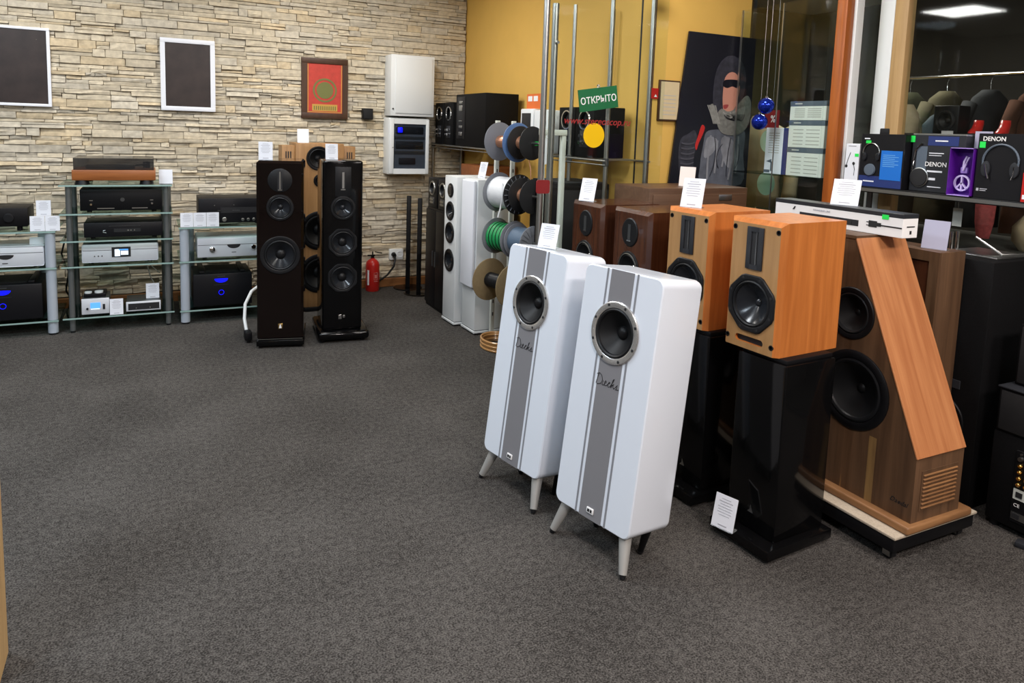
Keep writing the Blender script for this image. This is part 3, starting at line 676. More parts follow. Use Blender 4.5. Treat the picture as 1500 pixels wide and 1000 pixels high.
part('plinth', MB().box(-.12, .12, -.34, .32, 0, .05), K['satin_black'], t)
for i, (z_, hh, lab) in enumerate(((1.2405, .158, 'lowest of the three stacked white data-print cartons in the showcase'), (1.399, .150, 'middle of the three stacked white data-print cartons in the showcase'), (1.5495, .105, 'topmost of the three stacked white data-print cartons in the showcase'))):
    t = thing('white_carton', lab, 'box', (3.225, 2.875, z_), R(-90), 'white cartons in the showcase')
    part('carton', MB().box(-.124, .122, 0, .16, 0, hh-.028, .0015, 1), K['carton'], t); part('dark_band', MB().box(-.125, .123, -.001, .161, hh-.028, hh-.0005, .001, 1), K['slate'], t)
    b = MB()
    for k in range(5):
        zz = .016+k*(hh-.05)/5
        b.box(-.09, -.02, -.0006, .0, zz, zz+.005); b.box(.0, .09, -.0006, .0, zz, zz+.005)
    part('print', b, mat('faint_print', (.42, .44, .40), .7) if i == 0 else bpy.data.materials['faint_print'], t)['kind'] = 'stuff'
    part('band_lettering', MB().box(-.09, -.04, -.0018, -.0005, hh-.017, hh-.011), K['offwhite'], t)
t = thing('navy_carton', 'tall white carton with navy side beside the stacked white cartons', 'box', (3.225, 3.08, 1.2405), R(-90))
part('carton', MB().box(-.085, .045, 0, .09, 0, .265, .0015, 1), K['paper'], t); part('navy_side', MB().box(.0455, .078, .0, .09, 0, .265, .001, 1), K['navy'], t)
b = MB()
for k in range(9): b.box(-.06, .02, -.0006, 0, .12+k*.014, .124+k*.014)
part('print', b, bpy.data.materials['faint_print'], t)['kind'] = 'stuff'
part('picture', MB().poly([(-.07, -.0008, .07), (-.03, -.0008, .085), (-.03, -.0008, .07), (-.03, -.0008, .062)]).box(-.036, -.026, -.0008, 0, .015, .07).box(-.085, -.04, -.0008, 0, .006, .022), K['slate'], t)
for i, (y, z_, lab) in enumerate(((3.058, 1.625, 'upper shiny blue glass bauble hanging before the showcase'), (3.10, 1.535, 'lower shiny blue glass bauble hanging before the showcase'))):
    t = thing('christmas_bauble', lab, 'bauble', (3.10, y, z_), 0, 'blue baubles')
    part('ball', MB().sph((0, 0, 0), .045, n=28), K['bauble'], t, None, 180); part('cap', MB().cyl((0, 0, .043), (0, 0, .054), .009, n=12), K['chrome'], t)
    part('thread', MB().cyl((0, 0, .054), (0, 0, H-z_), .0008, n=5), K['steel'], t)
t = thing('red_sale_sign', 'red card with white marks hanging behind the blue baubles', 'sign', (3.40, 3.30, 1.56), R(-90))
part('card', MB().box(-.058, .058, 0, .003, -.055, .055), K['darkred'], t); text('lettering', '%', .06, K['whitepaint'], t, at(.01, -.001, .0)); part('thread', MB().cyl((0, .0015, .055), (0, .0015, H-1.56), .0008, n=5), K['steel'], t)

# ================================================================== headphone shelf in the window
t = thing('headphone_shelf', 'dark window shelf carrying the headphone packages', 'shelf', (3.30, 2.0, 0), R(-90))
part('board', MB().box(-.60, .75, -.12, .085, 1.195, 1.222, .002), K['satin_black'], t)
part('edge_trim', MB().box(-.60, .75, -.124, -.1195, 1.200, 1.216), K['steel'], t)
for x in (-.55, .70): part('support_post', MB().cyl((x, .06, 0), (x, .06, 1.196), .015, n=16), K['darksteel'], t)
SZ = 1.2225
def pack(name, label, y0, y1, h, d=.09, X=3.195):
    t = thing(name, label, 'box', (X, (y0+y1)/2, SZ), R(-90), 'headphone packages'); return t, abs(y0-y1)/2
def cans(par, x, z, s, mt, mt2):
    """a printed pair of headphones in low relief"""
    arc = [(x+s*math.cos(R(a)), -.004, z+s*1.0*math.sin(R(a))) for a in range(-20, 201, 10)]
    h = part('headband_print', MB().tube(arc, s*.06, 6), K[mt], par)
    for sx in (-1, 1): part('earcup_print', MB().lathe([(s*.42, 0), (s*.40, .006), (s*.2, .008), (.0005, .006)], (0, 0, 0), n=24, M=Matrix.Translation((x+sx*s*.80, -.002, z-s*.45)) @ Matrix.Diagonal((.62, 1, 1.1, 1))), K[mt2], par)
t, hw = pack('earphone_box', 'narrow white earphone carton beside the wooden window post', 2.585, 2.505, .2)
part('carton', MB().box(-hw, hw, 0, .07, 0, .21, .0015, 1), K['paper'], t)
part('cord_print', MB().tube([(-.01, -.001, .165), (-.022, -.001, .13), (-.03, -.001, .10)], .0015, 5).sph((-.03, -.001, .095), .008, (1, .3, 1), 8).sph((.012, -.001, .11), .008, (1, .3, 1), 8).tube([(.012, -.001, .11), (.02, -.001, .08), (.018, -.001, .05)], .0015, 5), K['black_ink'], t)
part('lettering', MB().box(-.03, .02, -.0008, 0, .018, .026).box(-.025, .02, -.0008, 0, .195, .200), K['ink'], t)
part('green_sticker', MB().box(.016, .038, -.0016, -.0004, .145, .160), K['lime'], t)
t, hw = pack('headphone_box', 'black and navy headphone package with bright blue inner panel', 2.498, 2.262, .26)
part('carton', MB().box(-hw, hw, 0, .10, 0, .262, .0015, 1), K['boxblack'], t)
part('navy_band', MB().box(-hw+.002, hw-.002, -.001, .001, .002, .055), K['navy'], t); part('blue_panel', MB().box(.0, hw-.006, -.0022, .001, .040, .182), K['blue'], t)
b = MB()
for k in range(7): b.box(.012, .075+.02*(k % 2), -.0030, -.0015, .105+k*.009, .108+k*.009)
part('panel_print', b, mat('light_blue_print', (.15, .42, .80), .6), t)
cans(t, -.055, .17, .045, 'steel', 'cone_lit'); part('earcup_print', MB().lathe([(.030, 0), (.028, .008), (.012, .010), (.0005, .008)], (-.055, -.002, .085), n=24), K['slate'], t)
part('lettering', MB().box(-.09, -.03, -.0015, 0, .025, .031).box(-.10, -.07, -.001, 0, .235, .241), K['paper'], t)
part('green_sticker', MB().box(-.09, -.062, -.002, -.0004, .215, .229), K['lime'], t); part('hang_tab', MB().box(-.05, .0, .04, .044, .262, .29, .004, 2, pick=lambda c: c.z > .28), K['boxblack'], t)
t, hw = pack('headphone_box', 'charcoal window package with a silver headband picture and white lettering', 2.252, 2.03, .26, X=3.238)
part('carton', MB().box(-hw, hw+.030, 0, .11, 0, .268, .0015, 1), K['boxgrey'], t); part('rim', MB().box(-hw-.001, hw+.031, -.001, .111, .262, .270, .001, 1), K['steel'], t)
part('blue_panel', MB().box(-.035, hw-.002, -.001, .001, .215, .258), K['navy'], t); part('slate_panel', MB().box(-.085, -.035, -.001, .001, .10, .21), K['slate'], t)
part('headband_print', MB().tube([(-.06, -.004, .225), (-.09, -.004, .19), (-.098, -.004, .14), (-.10, -.004, .09), (-.095, -.004, .04)], .004, 6), K['chrome'], t)
part('earcup_print', MB().lathe([(.042, 0), (.040, .008), (.02, .010), (.0005, .008)], (-.062, -.002, .065), n=28), K['black_ink'], t); part('earcup_ring', MB().lathe([(.046, 0), (.046, .004), (.042, .005), (.042, 0)], (-.062, -.002, .065), n=28), K['steel'], t)
text('brand_lettering', 'DENON', .029, K['whitepaint'], t, at(.012, -.0018, .128), bold=.0003)
part('small_print', MB().box(-.025, .045, -.0012, 0, .178, .182).box(-.025, .035, -.0012, 0, .168, .171).box(-.028, .045, -.0012, 0, .092, .100).box(-.028, .015, -.0012, 0, .055, .066).box(-.02, .045, -.0012, 0, .022, .026).box(.0, .06, -.0020, -.0005, .234, .240), K['paper'], t)['kind'] = 'stuff'
part('green_sticker', MB().box(-.122, -.100, -.002, -.0004, .228, .258), K['lime'], t); part('hang_tab', MB().box(-.01, .045, .05, .054, .268, .285), K['steel'], t)
t, hw = pack('purple_package', 'small purple open package with peace sign charm', 2.025, 1.920, .21, X=3.170)
part('back_card', MB().box(-hw, hw, .06, .064, 0, .21), K['purple'], t)
part('side_wall', MB().box(-hw, -hw+.003, 0, .06, 0, .21).box(hw-.003, hw, 0, .06, 0, .21), K['purple'], t); part('rim', MB().box(-hw, hw, 0, .06, .207, .21).box(-hw, hw, 0, .06, 0, .003), K['lilac'], t)
pc = part('peace_charm', MB().lathe([(.036, 0), (.036, .008), (.029, .008), (.029, 0)], (0, .046, .055), n=32).box(-.003, .003, .036, .046, .022, .088).box(-.003, .003, .036, .046, 0, .033, M=Matrix.Translation((0, 0, .055)) @ Matrix.Rotation(R(135), 4, 'Y')).box(-.003, .003, .036, .046, 0, .033, M=Matrix.Translation((0, 0, .055)) @ Matrix.Rotation(R(-135), 4, 'Y')), K['lavender'], t, 'white and lilac peace sign')
part('strap', MB().tube([(.0, .040, .11), (.012, .040, .14), (.022, .040, .17), (.012, .040, .172), (.002, .040, .15), (.0, .040, .12)], .004, 6), K['lavender'], t); part('clasp', MB().box(-.014, .016, .044, .058, .098, .125, .003), K['lilac'], t)
for o in t.children:
    if o.name.split('.')[0] in ('peace_charm', 'strap', 'clasp'): o.location.x = -.012
price_card(3.285, 1.955, SZ, R(-90), 'pale blank card behind the purple package', .075, .285, 0, 'palelilac', False, False)
t, hw = pack('headphone_box', 'large black package with grey headphones picture, rightmost on window shelf', 1.912, 1.720, .275, X=3.18)
part('carton', MB().box(-hw, hw, 0, .10, 0, .275, .0015, 1), K['boxblack'], t); cans(t, .005, .158, .072, 'slate', 'boxgrey')
part('silver_accent', MB().tube([(-.052, -.010, .145), (-.046, -.010, .115), (-.036, -.010, .085)], .004, 6).tube([(.062, -.010, .140), (.064, -.010, .11), (.056, -.010, .085)], .002, 6), K['chrome'], t)
text('brand_lettering', 'DENON', .026, K['whitepaint'], t, at(-.030, -.0012, .252), bold=.0004)
part('green_sticker', MB().box(-.088, -.064, -.002, -.0004, .214, .240), K['lime'], t); part('small_print', MB().box(-.085, -.075, -.0012, 0, .03, .042).box(-.07, -.04, -.0012, 0, .038, .041).box(-.07, -.045, -.0012, 0, .031, .034), K['ink'], t)['kind'] = 'stuff'
t, hw = pack('red_package', 'red and white package cut by the right picture edge', 1.712, 1.64, .14, X=3.165)
part('carton', MB().box(-hw, hw, 0, .08, 0, .12, .0015, 1), K['red'], t); part('white_label', MB().box(-hw+.006, hw-.006, -.001, .001, .012, .03), K['paper'], t)

# ================================================================== things in the corridor shop behind the window
def ring(cx, cy, cz, rx, ry, n=16, w=0):
    return [(cx+rx*math.cos(2*math.pi*k/n)*(1+w*math.sin(5*2*math.pi*k/n)), cy+ry*math.sin(2*math.pi*k/n)*(1+w*math.cos(3*2*math.pi*k/n)), cz) for k in range(n)]
t = thing('jacket_stand', 'beige quilted jacket on a stand behind the window', 'jacket', (4.5, 4.47, 0), R(-50))
part('jacket_body', MB().loft([ring(0, 0, .88, .17, .11, w=.05), ring(0, 0, .98, .18, .12, w=.04), ring(0, 0, 1.10, .165, .11, w=.03), ring(0, 0, 1.25, .18, .12), ring(0, 0, 1.42, .20, .115), ring(0, 0, 1.52, .19, .10), ring(0, 0, 1.57, .10, .08), ring(0, 0, 1.62, .075, .07)]), K['beige'], t, None, 180)
for s in (-1, 1): part('sleeve', MB().tube([(s*.17, 0, 1.52), (s*.235, 0, 1.40), (s*.26, -.02, 1.22), (s*.25, -.05, 1.0), (s*.245, -.06, .93)], .058, 12), K['beige'], t, None, 180)
part('pole', MB().cyl((0, 0, .02), (0, 0, .9), .012), K['chrome'], t); part('base', MB().cyl((0, 0, 0), (0, 0, .02), .16, n=28), K['chrome'], t)
t = thing('garment_rail', 'long chrome garment rail in the dark shop behind the window', 'rail', (5.4, 2.7, 0))
part('bar', MB().cyl((0, -1.5, 1.95), (0, 1.3, 1.95), .015, n=14), K['chrome'], t)
for y in (-1.48, 1.28): part('upright', MB().cyl((0, y, 0), (0, y, 1.95), .015, n=14), K['chrome'], t)
for y, nm, col in ((3.82, 'dark olive', (0.030, 0.033, 0.015)), (3.52, 'khaki', (0.080, 0.070, 0.040)), (3.20, 'charcoal', (.03, .032, .036)), (2.88, 'rust brown', (0.080, 0.030, 0.015)), (2.55, 'sand coloured', (0.120, 0.095, 0.060)), (2.22, 'dark brown', (.07, .045, .03)), (1.90, 'wine red', (0.060, 0.010, 0.010)), (1.55, 'grey green', (0.040, 0.043, 0.030))):
    t = thing('hanging_coat', nm+' coat hanging on the garment rail behind the window', 'coat', (5.4, y, 0), R(-12), 'coats on the garment rail')
    mt_ = mat(nm.replace(' ', '_')+'_cloth', col, .9, noise=.4, nscale=10, bump=.4)
    part('body', MB().loft([ring(0, 0, .85, .20, .055, w=.06), ring(0, 0, 1.10, .19, .06, w=.05), ring(0, 0, 1.40, .19, .062, w=.03), ring(0, 0, 1.68, .20, .06), ring(0, 0, 1.78, .15, .05), ring(0, 0, 1.84, .06, .05)]), mt_, t, None, 180)
    for s_ in (-1, 1): part('sleeve', MB().tube([(s_*.17, 0, 1.74), (s_*.225, 0, 1.60), (s_*.235, -.01, 1.35), (s_*.23, -.02, 1.10)], .05, 10), mt_, t, None, 180)
    part('hanger_hook', MB().tube([(0, 0, 1.83), (0, 0, 1.90), (.012, .0, 1.945), (.0, .0, 1.967)], .003, 6), K['chrome'], t)
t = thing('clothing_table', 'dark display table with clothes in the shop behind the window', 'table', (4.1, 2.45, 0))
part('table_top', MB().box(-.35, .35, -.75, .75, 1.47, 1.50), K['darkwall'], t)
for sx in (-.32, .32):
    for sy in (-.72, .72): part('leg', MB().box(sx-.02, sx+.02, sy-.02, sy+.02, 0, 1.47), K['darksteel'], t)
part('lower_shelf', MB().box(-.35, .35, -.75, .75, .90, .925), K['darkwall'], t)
def shoe(y, lab):
    t = thing('red_shoe', lab, 'shoe', (3.85, y, 1.5005), R(-70), 'red shoes')
    part('upper', MB().loft([ring(0, .055, .075, .022, .03), ring(0, .05, .055, .024, .035), ring(0, .03, .035, .024, .05), ring(0, -.02, .012, .028, .075), ring(0, -.03, .004, .026, .075)]), K['red'], t, None, 180)
    part('heel', MB().cyl((0, .075, 0), (0, .07, .06), .006, .012, n=10), K['red'], t)
shoe(2.335, 'red high-heeled shoe left of its twin behind the window'); shoe(2.20, 'red high-heeled shoe right of its twin behind the window')
solo('folded_jeans', MB().loft([ring(0, 0, 0, .07, .11, w=.06), ring(0, 0, .05, .075, .115, w=.05), ring(.0, -.02, .10, .06, .09, w=.08), ring(0, -.03, .14, .03, .04)]), K['denim'], 'grey blue denim piled on the table behind the window', 'jeans', None, (4.02, 2.62, 1.5005))
solo('folded_sweater', MB().loft([ring(0, 0, 0, .07, .08, w=.05), ring(0, 0, .06, .07, .075, w=.06), ring(.0, 0, .12, .06, .06, w=.05), ring(0, 0, .17, .03, .03)]), K['creamcloth'], 'cream sweater heaped left of the denim behind the window', 'sweater', None, (4.02, 2.85, 1.5005))
t = thing('round_speaker', 'small black speaker with round cone behind the headphone packages', 'speaker', (3.80, 2.47, 1.5005), R(-90))
me = holes(MB().box(-.07, .07, 0, .1, 0, .15, .008).mesh('cabinet', K['satin_black']), [(0, .07, .055)], 0); link('cabinet', me, t); driver(t, 0, .07, .055, -.001, 'woofer')
solo('checked_scarf', MB().loft([ring(0, 0, -.22, .02, .030, w=.1), ring(0, 0, -.14, .022, .045, w=.1), ring(0, 0, -.02, .028, .05, w=.1), ring(0, 0, .10, .025, .045, w=.1), ring(0, 0, .26, .015, .03)]), K['redcloth'], 'red and white checked scarf hanging under the headphone shelf', 'scarf', None, (3.72, 2.165, 1.205))
solo('cream_bundle', MB().loft([ring(0, 0, 0, .05, .07, w=.08), ring(0, 0, .05, .08, .11, w=.06), ring(0, 0, .12, .085, .11, w=.05), ring(0, 0, .18, .05, .07)]), K['creamcloth'], 'cream cloth bundle under the headphone shelf at the right edge', 'cloth', None, (3.92, 2.02, .9255))
solo('hang_label', MB().box(-.022, .022, 0, .002, -.042, .042).cyl((0, .001, .042), (0, .001, .0855), .001, n=6), K['offwhite'], 'small pale hang label in the dark under the headphone shelf', 'label', None, (3.35, 2.075, 1.110), R(-90))
t = thing('chrome_rack', 'low chrome wire rack on the black floor speaker', 'rack', (3.08, 1.76, 1.0))
part('rail', MB().tube([(-.10, .10, .0), (-.10, .10, .085)], .007, 8).tube([(-.06, .10, .0), (-.06, .10, .085)], .007, 8), K['chrome'], t); part('tray', MB().box(-.12, .12, -.10, .12, .0005, .008, .002), K['steel'], t); part('slanted_bar', MB().tube([(-.07, .02, .075), (-.02, -.06, .012), (.11, -.09, .012)], .005, 8), K['steel'], t)

# ================================================================== glass door with signs, rack frame
door = struct('door_1', MB().box(1.80, 2.585, 3.315, 3.325, .02, 2.3), K['glass'])
door['label'] = 'open glass shop door with red web address'
part('pull_handle', MB().cyl((1.797, 3.285, .35), (1.797, 3.285, 2.1), .016, n=20).cyl((1.797, 3.285, .6), (1.815, 3.318, .6), .008).cyl((1.797, 3.285, 1.9), (1.815, 3.318, 1.9), .008), K['steel'], door, 'long chrome tube handle')
part('pull_handle', MB().cyl((1.888, 3.355, .35), (1.888, 3.355, 2.1), .018, n=20).cyl((1.888, 3.355, .6), (1.888, 3.318, .6), .008).cyl((1.888, 3.355, 1.9), (1.888, 3.318, 1.9), .008), K['steel'], door, 'long chrome tube handle')
part('pivot_fitting', MB().box(2.45, 2.6, 3.306, 3.334, 0, .08, .004).box(2.45, 2.6, 3.306, 3.334, 2.24, 2.31, .004), K['steel'], door)
part('yellow_sticker', MB().cyl((2.129, 3.3135, 1.428), (2.129, 3.315, 1.428), .066, n=48), K['yellowdot'], door, 'round yellow warning sticker')
text('web_address', 'www.stereoscop.ru', .053, K['urlred'], door, at(2.148, 3.3138, 1.502, FRONT @ Matrix.Rotation(R(1.5)*0, 4, 'Z')), shear=.25, bold=.0002)
part('red_tag', MB().box(1.762, 1.840, 3.262, 3.268, 1.122, 1.192, .012, 4, pick=lambda c: abs(c.y-3.265) < .001), K['darkred'], door, 'dark red tag on the door handle')
t = thing('open_sign', 'green sign reading OPEN in Cyrillic on the glass door', 'sign', (2.142, 3.307, 1.62))
M = Matrix.Rotation(R(-9), 4, 'Y')
part('board', MB().box(-.122, .122, -.003, .003, -.055, .062, M=M), K['green'], t)
text('lettering', 'ОТКРЫТО', .050, K['whitepaint'], t, M @ at(0.0, -.0036, -.002), bold=.0005, width=.92)
part('suction_hook', MB().cyl((0, -.003, .06), (0, .008, .075), .008, n=12), K['acrylic'], t)
t = thing('white_rack_frame', 'white steel frame with flat top bar behind the door handles', 'rack', (2.0, 3.52, 0))
part('post', MB().box(-.085, -.058, -.014, .014, .02, 1.42, .002), K['offwhite'], t); part('post', MB().box(.045, .072, -.014, .014, .02, 1.42, .002), K['offwhite'], t); part('top_bar', MB().box(-.088, .075, -.017, .017, 1.42, 1.452, .002), K['offwhite'], t)
part('base', MB().box(-.12, .11, -.16, .16, 0, .02, .003), K['offwhite'], t); part('small_label', MB().box(-.095, -.05, -.0165, -.0145, 1.26, 1.40), K['paper'], t)
part('crossbar', MB().box(-.06, .048, -.008, .008, .55, .575), K['offwhite'], t)
price_card(2.635-.0, 3.4385, 1.56, 0, 'x', .01, .01, 0) if False else None
t = thing('certificate', 'framed yellowish certificate on the yellow wall beside the poster', 'picture', (2.715, 3.44, 1.60))
part('frame', MB().box(-.075, .075, -.008, .008, -.075, .16, .002), K['frame_brown'], t); part('sheet', MB().box(-.066, .066, -.010, -.007, -.066, .151), K['cert'], t)
b = MB()
for k in range(6): b.box(-.045, .045, -.0106, -.0098, -.04+k*.022, -.037+k*.022)
part('print', b, K['ink'], t)
t = thing('red_notice', 'small red notice with white mark above the yellow wall joint', 'sign', (2.62, 3.445, 1.68))
part('plate', MB().box(-.045, .03, -.003, .005, -.03, .03), K['red'], t); part('mark', MB().poly([(-.01, -.0035, -.02), (.012, -.0035, -.02), (.001, -.0035, -.004)]), K['whitepaint'], t)

# ================================================================== black tower speakers
t = thing('tower_speaker', 'glossy black tower speaker with round ribbon tweeter plate and brass emblem', 'speaker', (.712, 4.70, 0), R(-12))
TW = .285
me = MB().box(-TW/2, TW/2, 0, .40, .05, 1.20, .016, 1).mesh('cabinet', K['piano'])
me = holes(me, [(0, .906, .083), (0, .603, .122)], 0); link('cabinet', me, t)
part('base', MB().box(-TW/2-.004, TW/2+.004, -.012, .41, .015, .05, .006), K['gloss_black'], t)
for sx in (-1, 1):
    for sy in (0, 1): part('foot', MB().cyl((sx*.12, .02+sy*.35, 0), (sx*.12, .02+sy*.35, .016), .014, .018, n=14), K['rubber'], t)
o = part('tweeter_plate', MB().lathe([(.074, -.001), (.074, .003), (.070, .005), (.0005, .005)], (0, 0, 1.078), n=44), K['rubber'], t)
part('ribbon_slot', MB().box(-.014, .014, -.0062, -.004, 1.018, 1.136), K['black_ink'], o); part('ribbon', MB().box(-.004, .004, -.009, -.006, 1.022, 1.132), K['steel'], o); part('ribbon_end', MB().box(-.013, .013, -.009, -.006, 1.015, 1.020), K['steel'], o)
driver(t, 0, .906, .083, -.001, 'midrange', cone='cone_lit', cap='rubber', capr=.2); driver(t, 0, .603, .122, -.001, 'woofer', cone='cone_lit', cap='cap', capr=.26)
part('emblem', MB().box(-.014, .014, -.003, .001, .125, .158, .002), K['gold'], t); part('emblem_mark', MB().poly([(-.009, -.0035, .129), (.008, -.0035, .129), (.002, -.0035, .154), (-.003, -.0035, .154)]), K['whitepaint'], t)
part('trim_line', MB().box(-TW/2+.006, TW/2-.006, -.003, .001, .056, .060), K['steel'], t)
price_card(.640, 4.80, 1.2003, R(-5), 'pale price card on the tower speaker with round tweeter plate', .085, .115, 8)
t = thing('tower_speaker', 'glossy black tower speaker with two lower woofers on a wide plinth', 'speaker', (1.112, 4.715, 0), R(-6))
me = MB().box(-.128, .128, 0, .38, .075, 1.205, .014, 3).mesh('cabinet', K['gloss_black'])
me = holes(me, [(0, .895, .080), (0, .665, .095), (0, .428, .098)], 0); link('cabinet', me, t)
part('plinth', MB().box(-.160, .175, -.05, .42, .018, .075, .022, 3), K['gloss_black'], t)
for sx in (-1, 1):
    for sy in (0, 1): part('foot', MB().cyl((sx*.13, .0+sy*.36, 0), (sx*.13, .0+sy*.36, .02), .016, .02, n=14), K['rubber'], t)
o = part('tweeter_plate', MB().box(-.052, .052, -.004, .001, .97, 1.165, .003), K['rubber'], t)
part('ribbon_slot', MB().box(-.013, .013, -.0052, -.0035, 1.02, 1.135), K['black_ink'], o); part('ribbon', MB().box(-.007, .006, -.008, -.005, 1.024, 1.13), K['steel'], o); part('ribbon_end', MB().box(-.015, .014, -.008, -.004, 1.013, 1.019), K['steel'], o)
driver(t, 0, .895, .080, -.001, 'midrange', cone='cone_lit', cap='cone_lit', capr=.22)
driver(t, 0, .665, .095, -.001, 'woofer', cone='cone_lit', cap='cap', capr=.3, shape=octa); driver(t, 0, .428, .098, -.001, 'woofer', cone='cone_lit', cap='cap', capr=.3, shape=octa)
part('logo', MB().box(-.026, -.004, -.003, .001, .150, .180, .002).box(.002, .018, -.003, .001, .158, .178, .002), K['chrome'], t)
price_card(1.060, 4.82, 1.2055, R(-5), 'pale price card on the tower speaker with wide plinth', .080, .105, 8)

# ================================================================== oak open-wing speaker behind the towers
t = thing('oak_speaker', 'light oak speaker with slotted side wings behind the black towers', 'speaker', (1.136, 5.56, 0))
me = MB().box(-.180, .180, 0, .30, .03, 1.288, .004).mesh('cabinet', K['oak'])
ow = [(-.012, 1.176, .092), (-.002, .625, .150), (-.002, .292, .152)]
me = holes(me, ow+[(0, 1.008, .050)], 0); link('cabinet', me, t)
for s in (-1, 1):
    wg = part('wing', MB().box(s*.18, s*.275, .03, .20, .03, 1.268, .003), K['oak'], t)
    for k in range(3): part('slot', MB().box(s*(.212+k*.017)-.004, s*(.212+k*.017)+.004, .027, .032, .93, 1.225), K['black_ink'], wg)
part('base', MB().box(-.27, .27, -.02, .32, 0, .03, .003), K['satin_black'], t)
for (x, z_, r) in ow: driver(t, x, z_, r, -.001, 'woofer', fl='satin_black', cap='cone')
driver(t, 0, 1.008, .050, -.001, 'tweeter', fl='satin_black', cap='cone', capr=.4)
price_card(1.028, 5.66, 1.2882, 0, 'bright white price card on the light oak speaker', .085, .105, 6, lines=False)

# ================================================================== hi-fi racks and components
def glass_rack(name, label, x0, x1, zs, posts, pr, pm, Y0=5.46, Y1=5.96, th=.010):
    t = thing(name, label, 'rack', ((x0+x1)/2, Y0, 0), 0, 'glass hi-fi racks'); cx = (x0+x1)/2
    for z_ in zs:
        g = part('glass_shelf', MB().box(x0-cx, x1-cx, 0.001, Y1-Y0, z_-th, z_), K['shelf_glass'], t)
        part('polished_edge', MB().box(x0-cx, x1-cx, -.0005, .001, z_-th, z_), K['edge_glass'], g)
    for (px, py) in posts:
        p = part('post', MB().cyl((px-cx, py-Y0, .012), (px-cx, py-Y0, zs[-1]-th), pr, n=24), K[pm], t)
        part('foot', MB().cyl((px-cx, py-Y0, 0), (px-cx, py-Y0, .012), pr*.9, n=18), K['rubber'], p)
    return t
glass_rack('glass_rack', 'tall five-tier glass rack with slim dark posts', -.552, .115, (.105, .45, .62, .80, .988), [(-.50, 5.50), (.077, 5.50), (-.50, 5.89), (.06, 5.89), (-.538, 5.89), (.098, 5.89)], .017, 'rackpost')
glass_rack('glass_rack', 'three-tier glass rack with thick silver posts at the left edge', -1.45, -.575, (.10, .45, .69), [(-.611, 5.50), (-1.41, 5.50), (-.70, 5.925), (-1.41, 5.925)], .030, 'silver')
glass_rack('glass_rack', 'three-tier glass rack with thick silver posts beside the black tower', .150, .815, (.10, .45, .69), [(.186, 5.50), (.775, 5.50), (.24, 5.925), (.775, 5.925)], .030, 'silver')
def hifi(name, label, cat, x0, x1, z0, h, Yf, D, body, face, bev=.004, foot=.012):
    t = thing(name, label, cat, ((x0+x1)/2, Yf, z0)); w2 = (x1-x0)/2
    part('case', MB().box(-w2, w2, .006, D, foot, h, bev), K[body], t); part('front_panel', MB().box(-w2-.001, w2+.001, -.004, .0065, foot, h, bev), K[face], t)
    for sx in (-1, 1):
        for sy in (.04, D-.04): part('foot', MB().cyl((sx*(w2-.05), sy, 0), (sx*(w2-.05), sy, foot+.001), .016, n=16), K['rubber'], t)
    return t, w2
def knob(par, x, z, r, mt='chrome', d=.012): return part('knob', MB().lathe([(r, 0), (r*.95, d), (r*.8, d+.002), (.0005, d+.002)], (x, -.004, z), n=24), K[mt], par)
# turntable
t = thing('turntable', 'orange wooden turntable under smoked lid on the tall rack', 'turntable', (-.231, 5.49, .988))
part('plinth', MB().box(-.246, .246, 0, .36, .028, .097, .004), K['ttwood'], t)
for sx in (-1, 1):
    for sy in (.04, .32): part('foot', MB().cyl((sx*.19, sy, 0), (sx*.19, sy, .029), .045, .038, n=24), K['rubber'], t)
part('platter', MB().cyl((-.03, .18, .097), (-.03, .18, .118), .148, n=44), K['boxgrey'], t); part('spindle', MB().cyl((-.03, .18, .118), (-.03, .18, .132), .004, n=10), K['chrome'], t)
part('tonearm', MB().tube([(.19, .30, .135), (.19, .12, .132), (.12, .07, .124)], .005, 8).cyl((.19, .28, .097), (.19, .28, .14), .022), K['satin_black'], t)
part('dust_cover', MB().box(-.236, .236, .004, .008, .0975, .172).box(-.236, .236, .35, .354, .0975, .172).box(-.236, -.232, .008, .35, .0975, .172).box(.232, .236, .008, .35, .0975, .172).box(-.236, .236, .004, .354, .172, .176), K['smoke'], t)
price_card(.078, 5.55, .9885, 0, 'white price card on the tall rack beside the turntable', .085, .098, 4, lines=False)
# tall rack components
t, w2 = hifi('amplifier', 'black amplifier with two bright knobs under the turntable', 'amplifier', -.437, .050, .80, .155, 5.52, .33, 'satin_black', 'satin_black')
knob(t, -.180, .055, .008); knob(t, .182, .058, .008); part('emblem', MB().lathe([(.013, 0), (.013, .003), (.0005, .003)], (.004, -.004, .085), n=20), K['darksteel'], t)
part('lettering', MB().box(-.145, -.045, -.005, -.0035, .024, .030).box(.06, .155, -.005, -.0035, .024, .030).box(-.19, -.17, -.005, -.0035, .078, .083).box(.17, .19, -.005, -.0035, .078, .083), K['steel'], t)
t, w2 = hifi('disc_player', 'slim black disc player on the middle shelf of the tall rack', 'disc player', -.420, .050, .62, .110, 5.52, .30, 'satin_black', 'boxblack')
part('display', MB().box(-.06, .10, -.0055, -.0035, .045, .068), K['black_ink'], t); part('lettering', MB().box(.02, .03, -.0062, -.005, .052, .060).box(.038, .046, -.0062, -.005, .052, .060).box(.06, .066, -.0062, -.005, .052, .060), K['steel'], t)
part('logo', MB().tube([(-.11, -.0045, .060), (-.125, -.0045, .055), (-.125, -.0045, .045), (-.105, -.0045, .042)], .0015, 6), K['steel'], t); part('tray_line', MB().box(-.09, .10, -.005, -.0035, .085, .087), K['darksteel'], t)
t, w2 = hifi('network_streamer', 'silver network player with a lit colour screen on the tall rack', 'streamer', -.436, .020, .45, .135, 5.52, .32, 'darksteel', 'alu', .010)
part('groove', MB().box(-w2+.004, w2-.004, -.0048, -.0035, .092, .095), K['darksteel'], t)
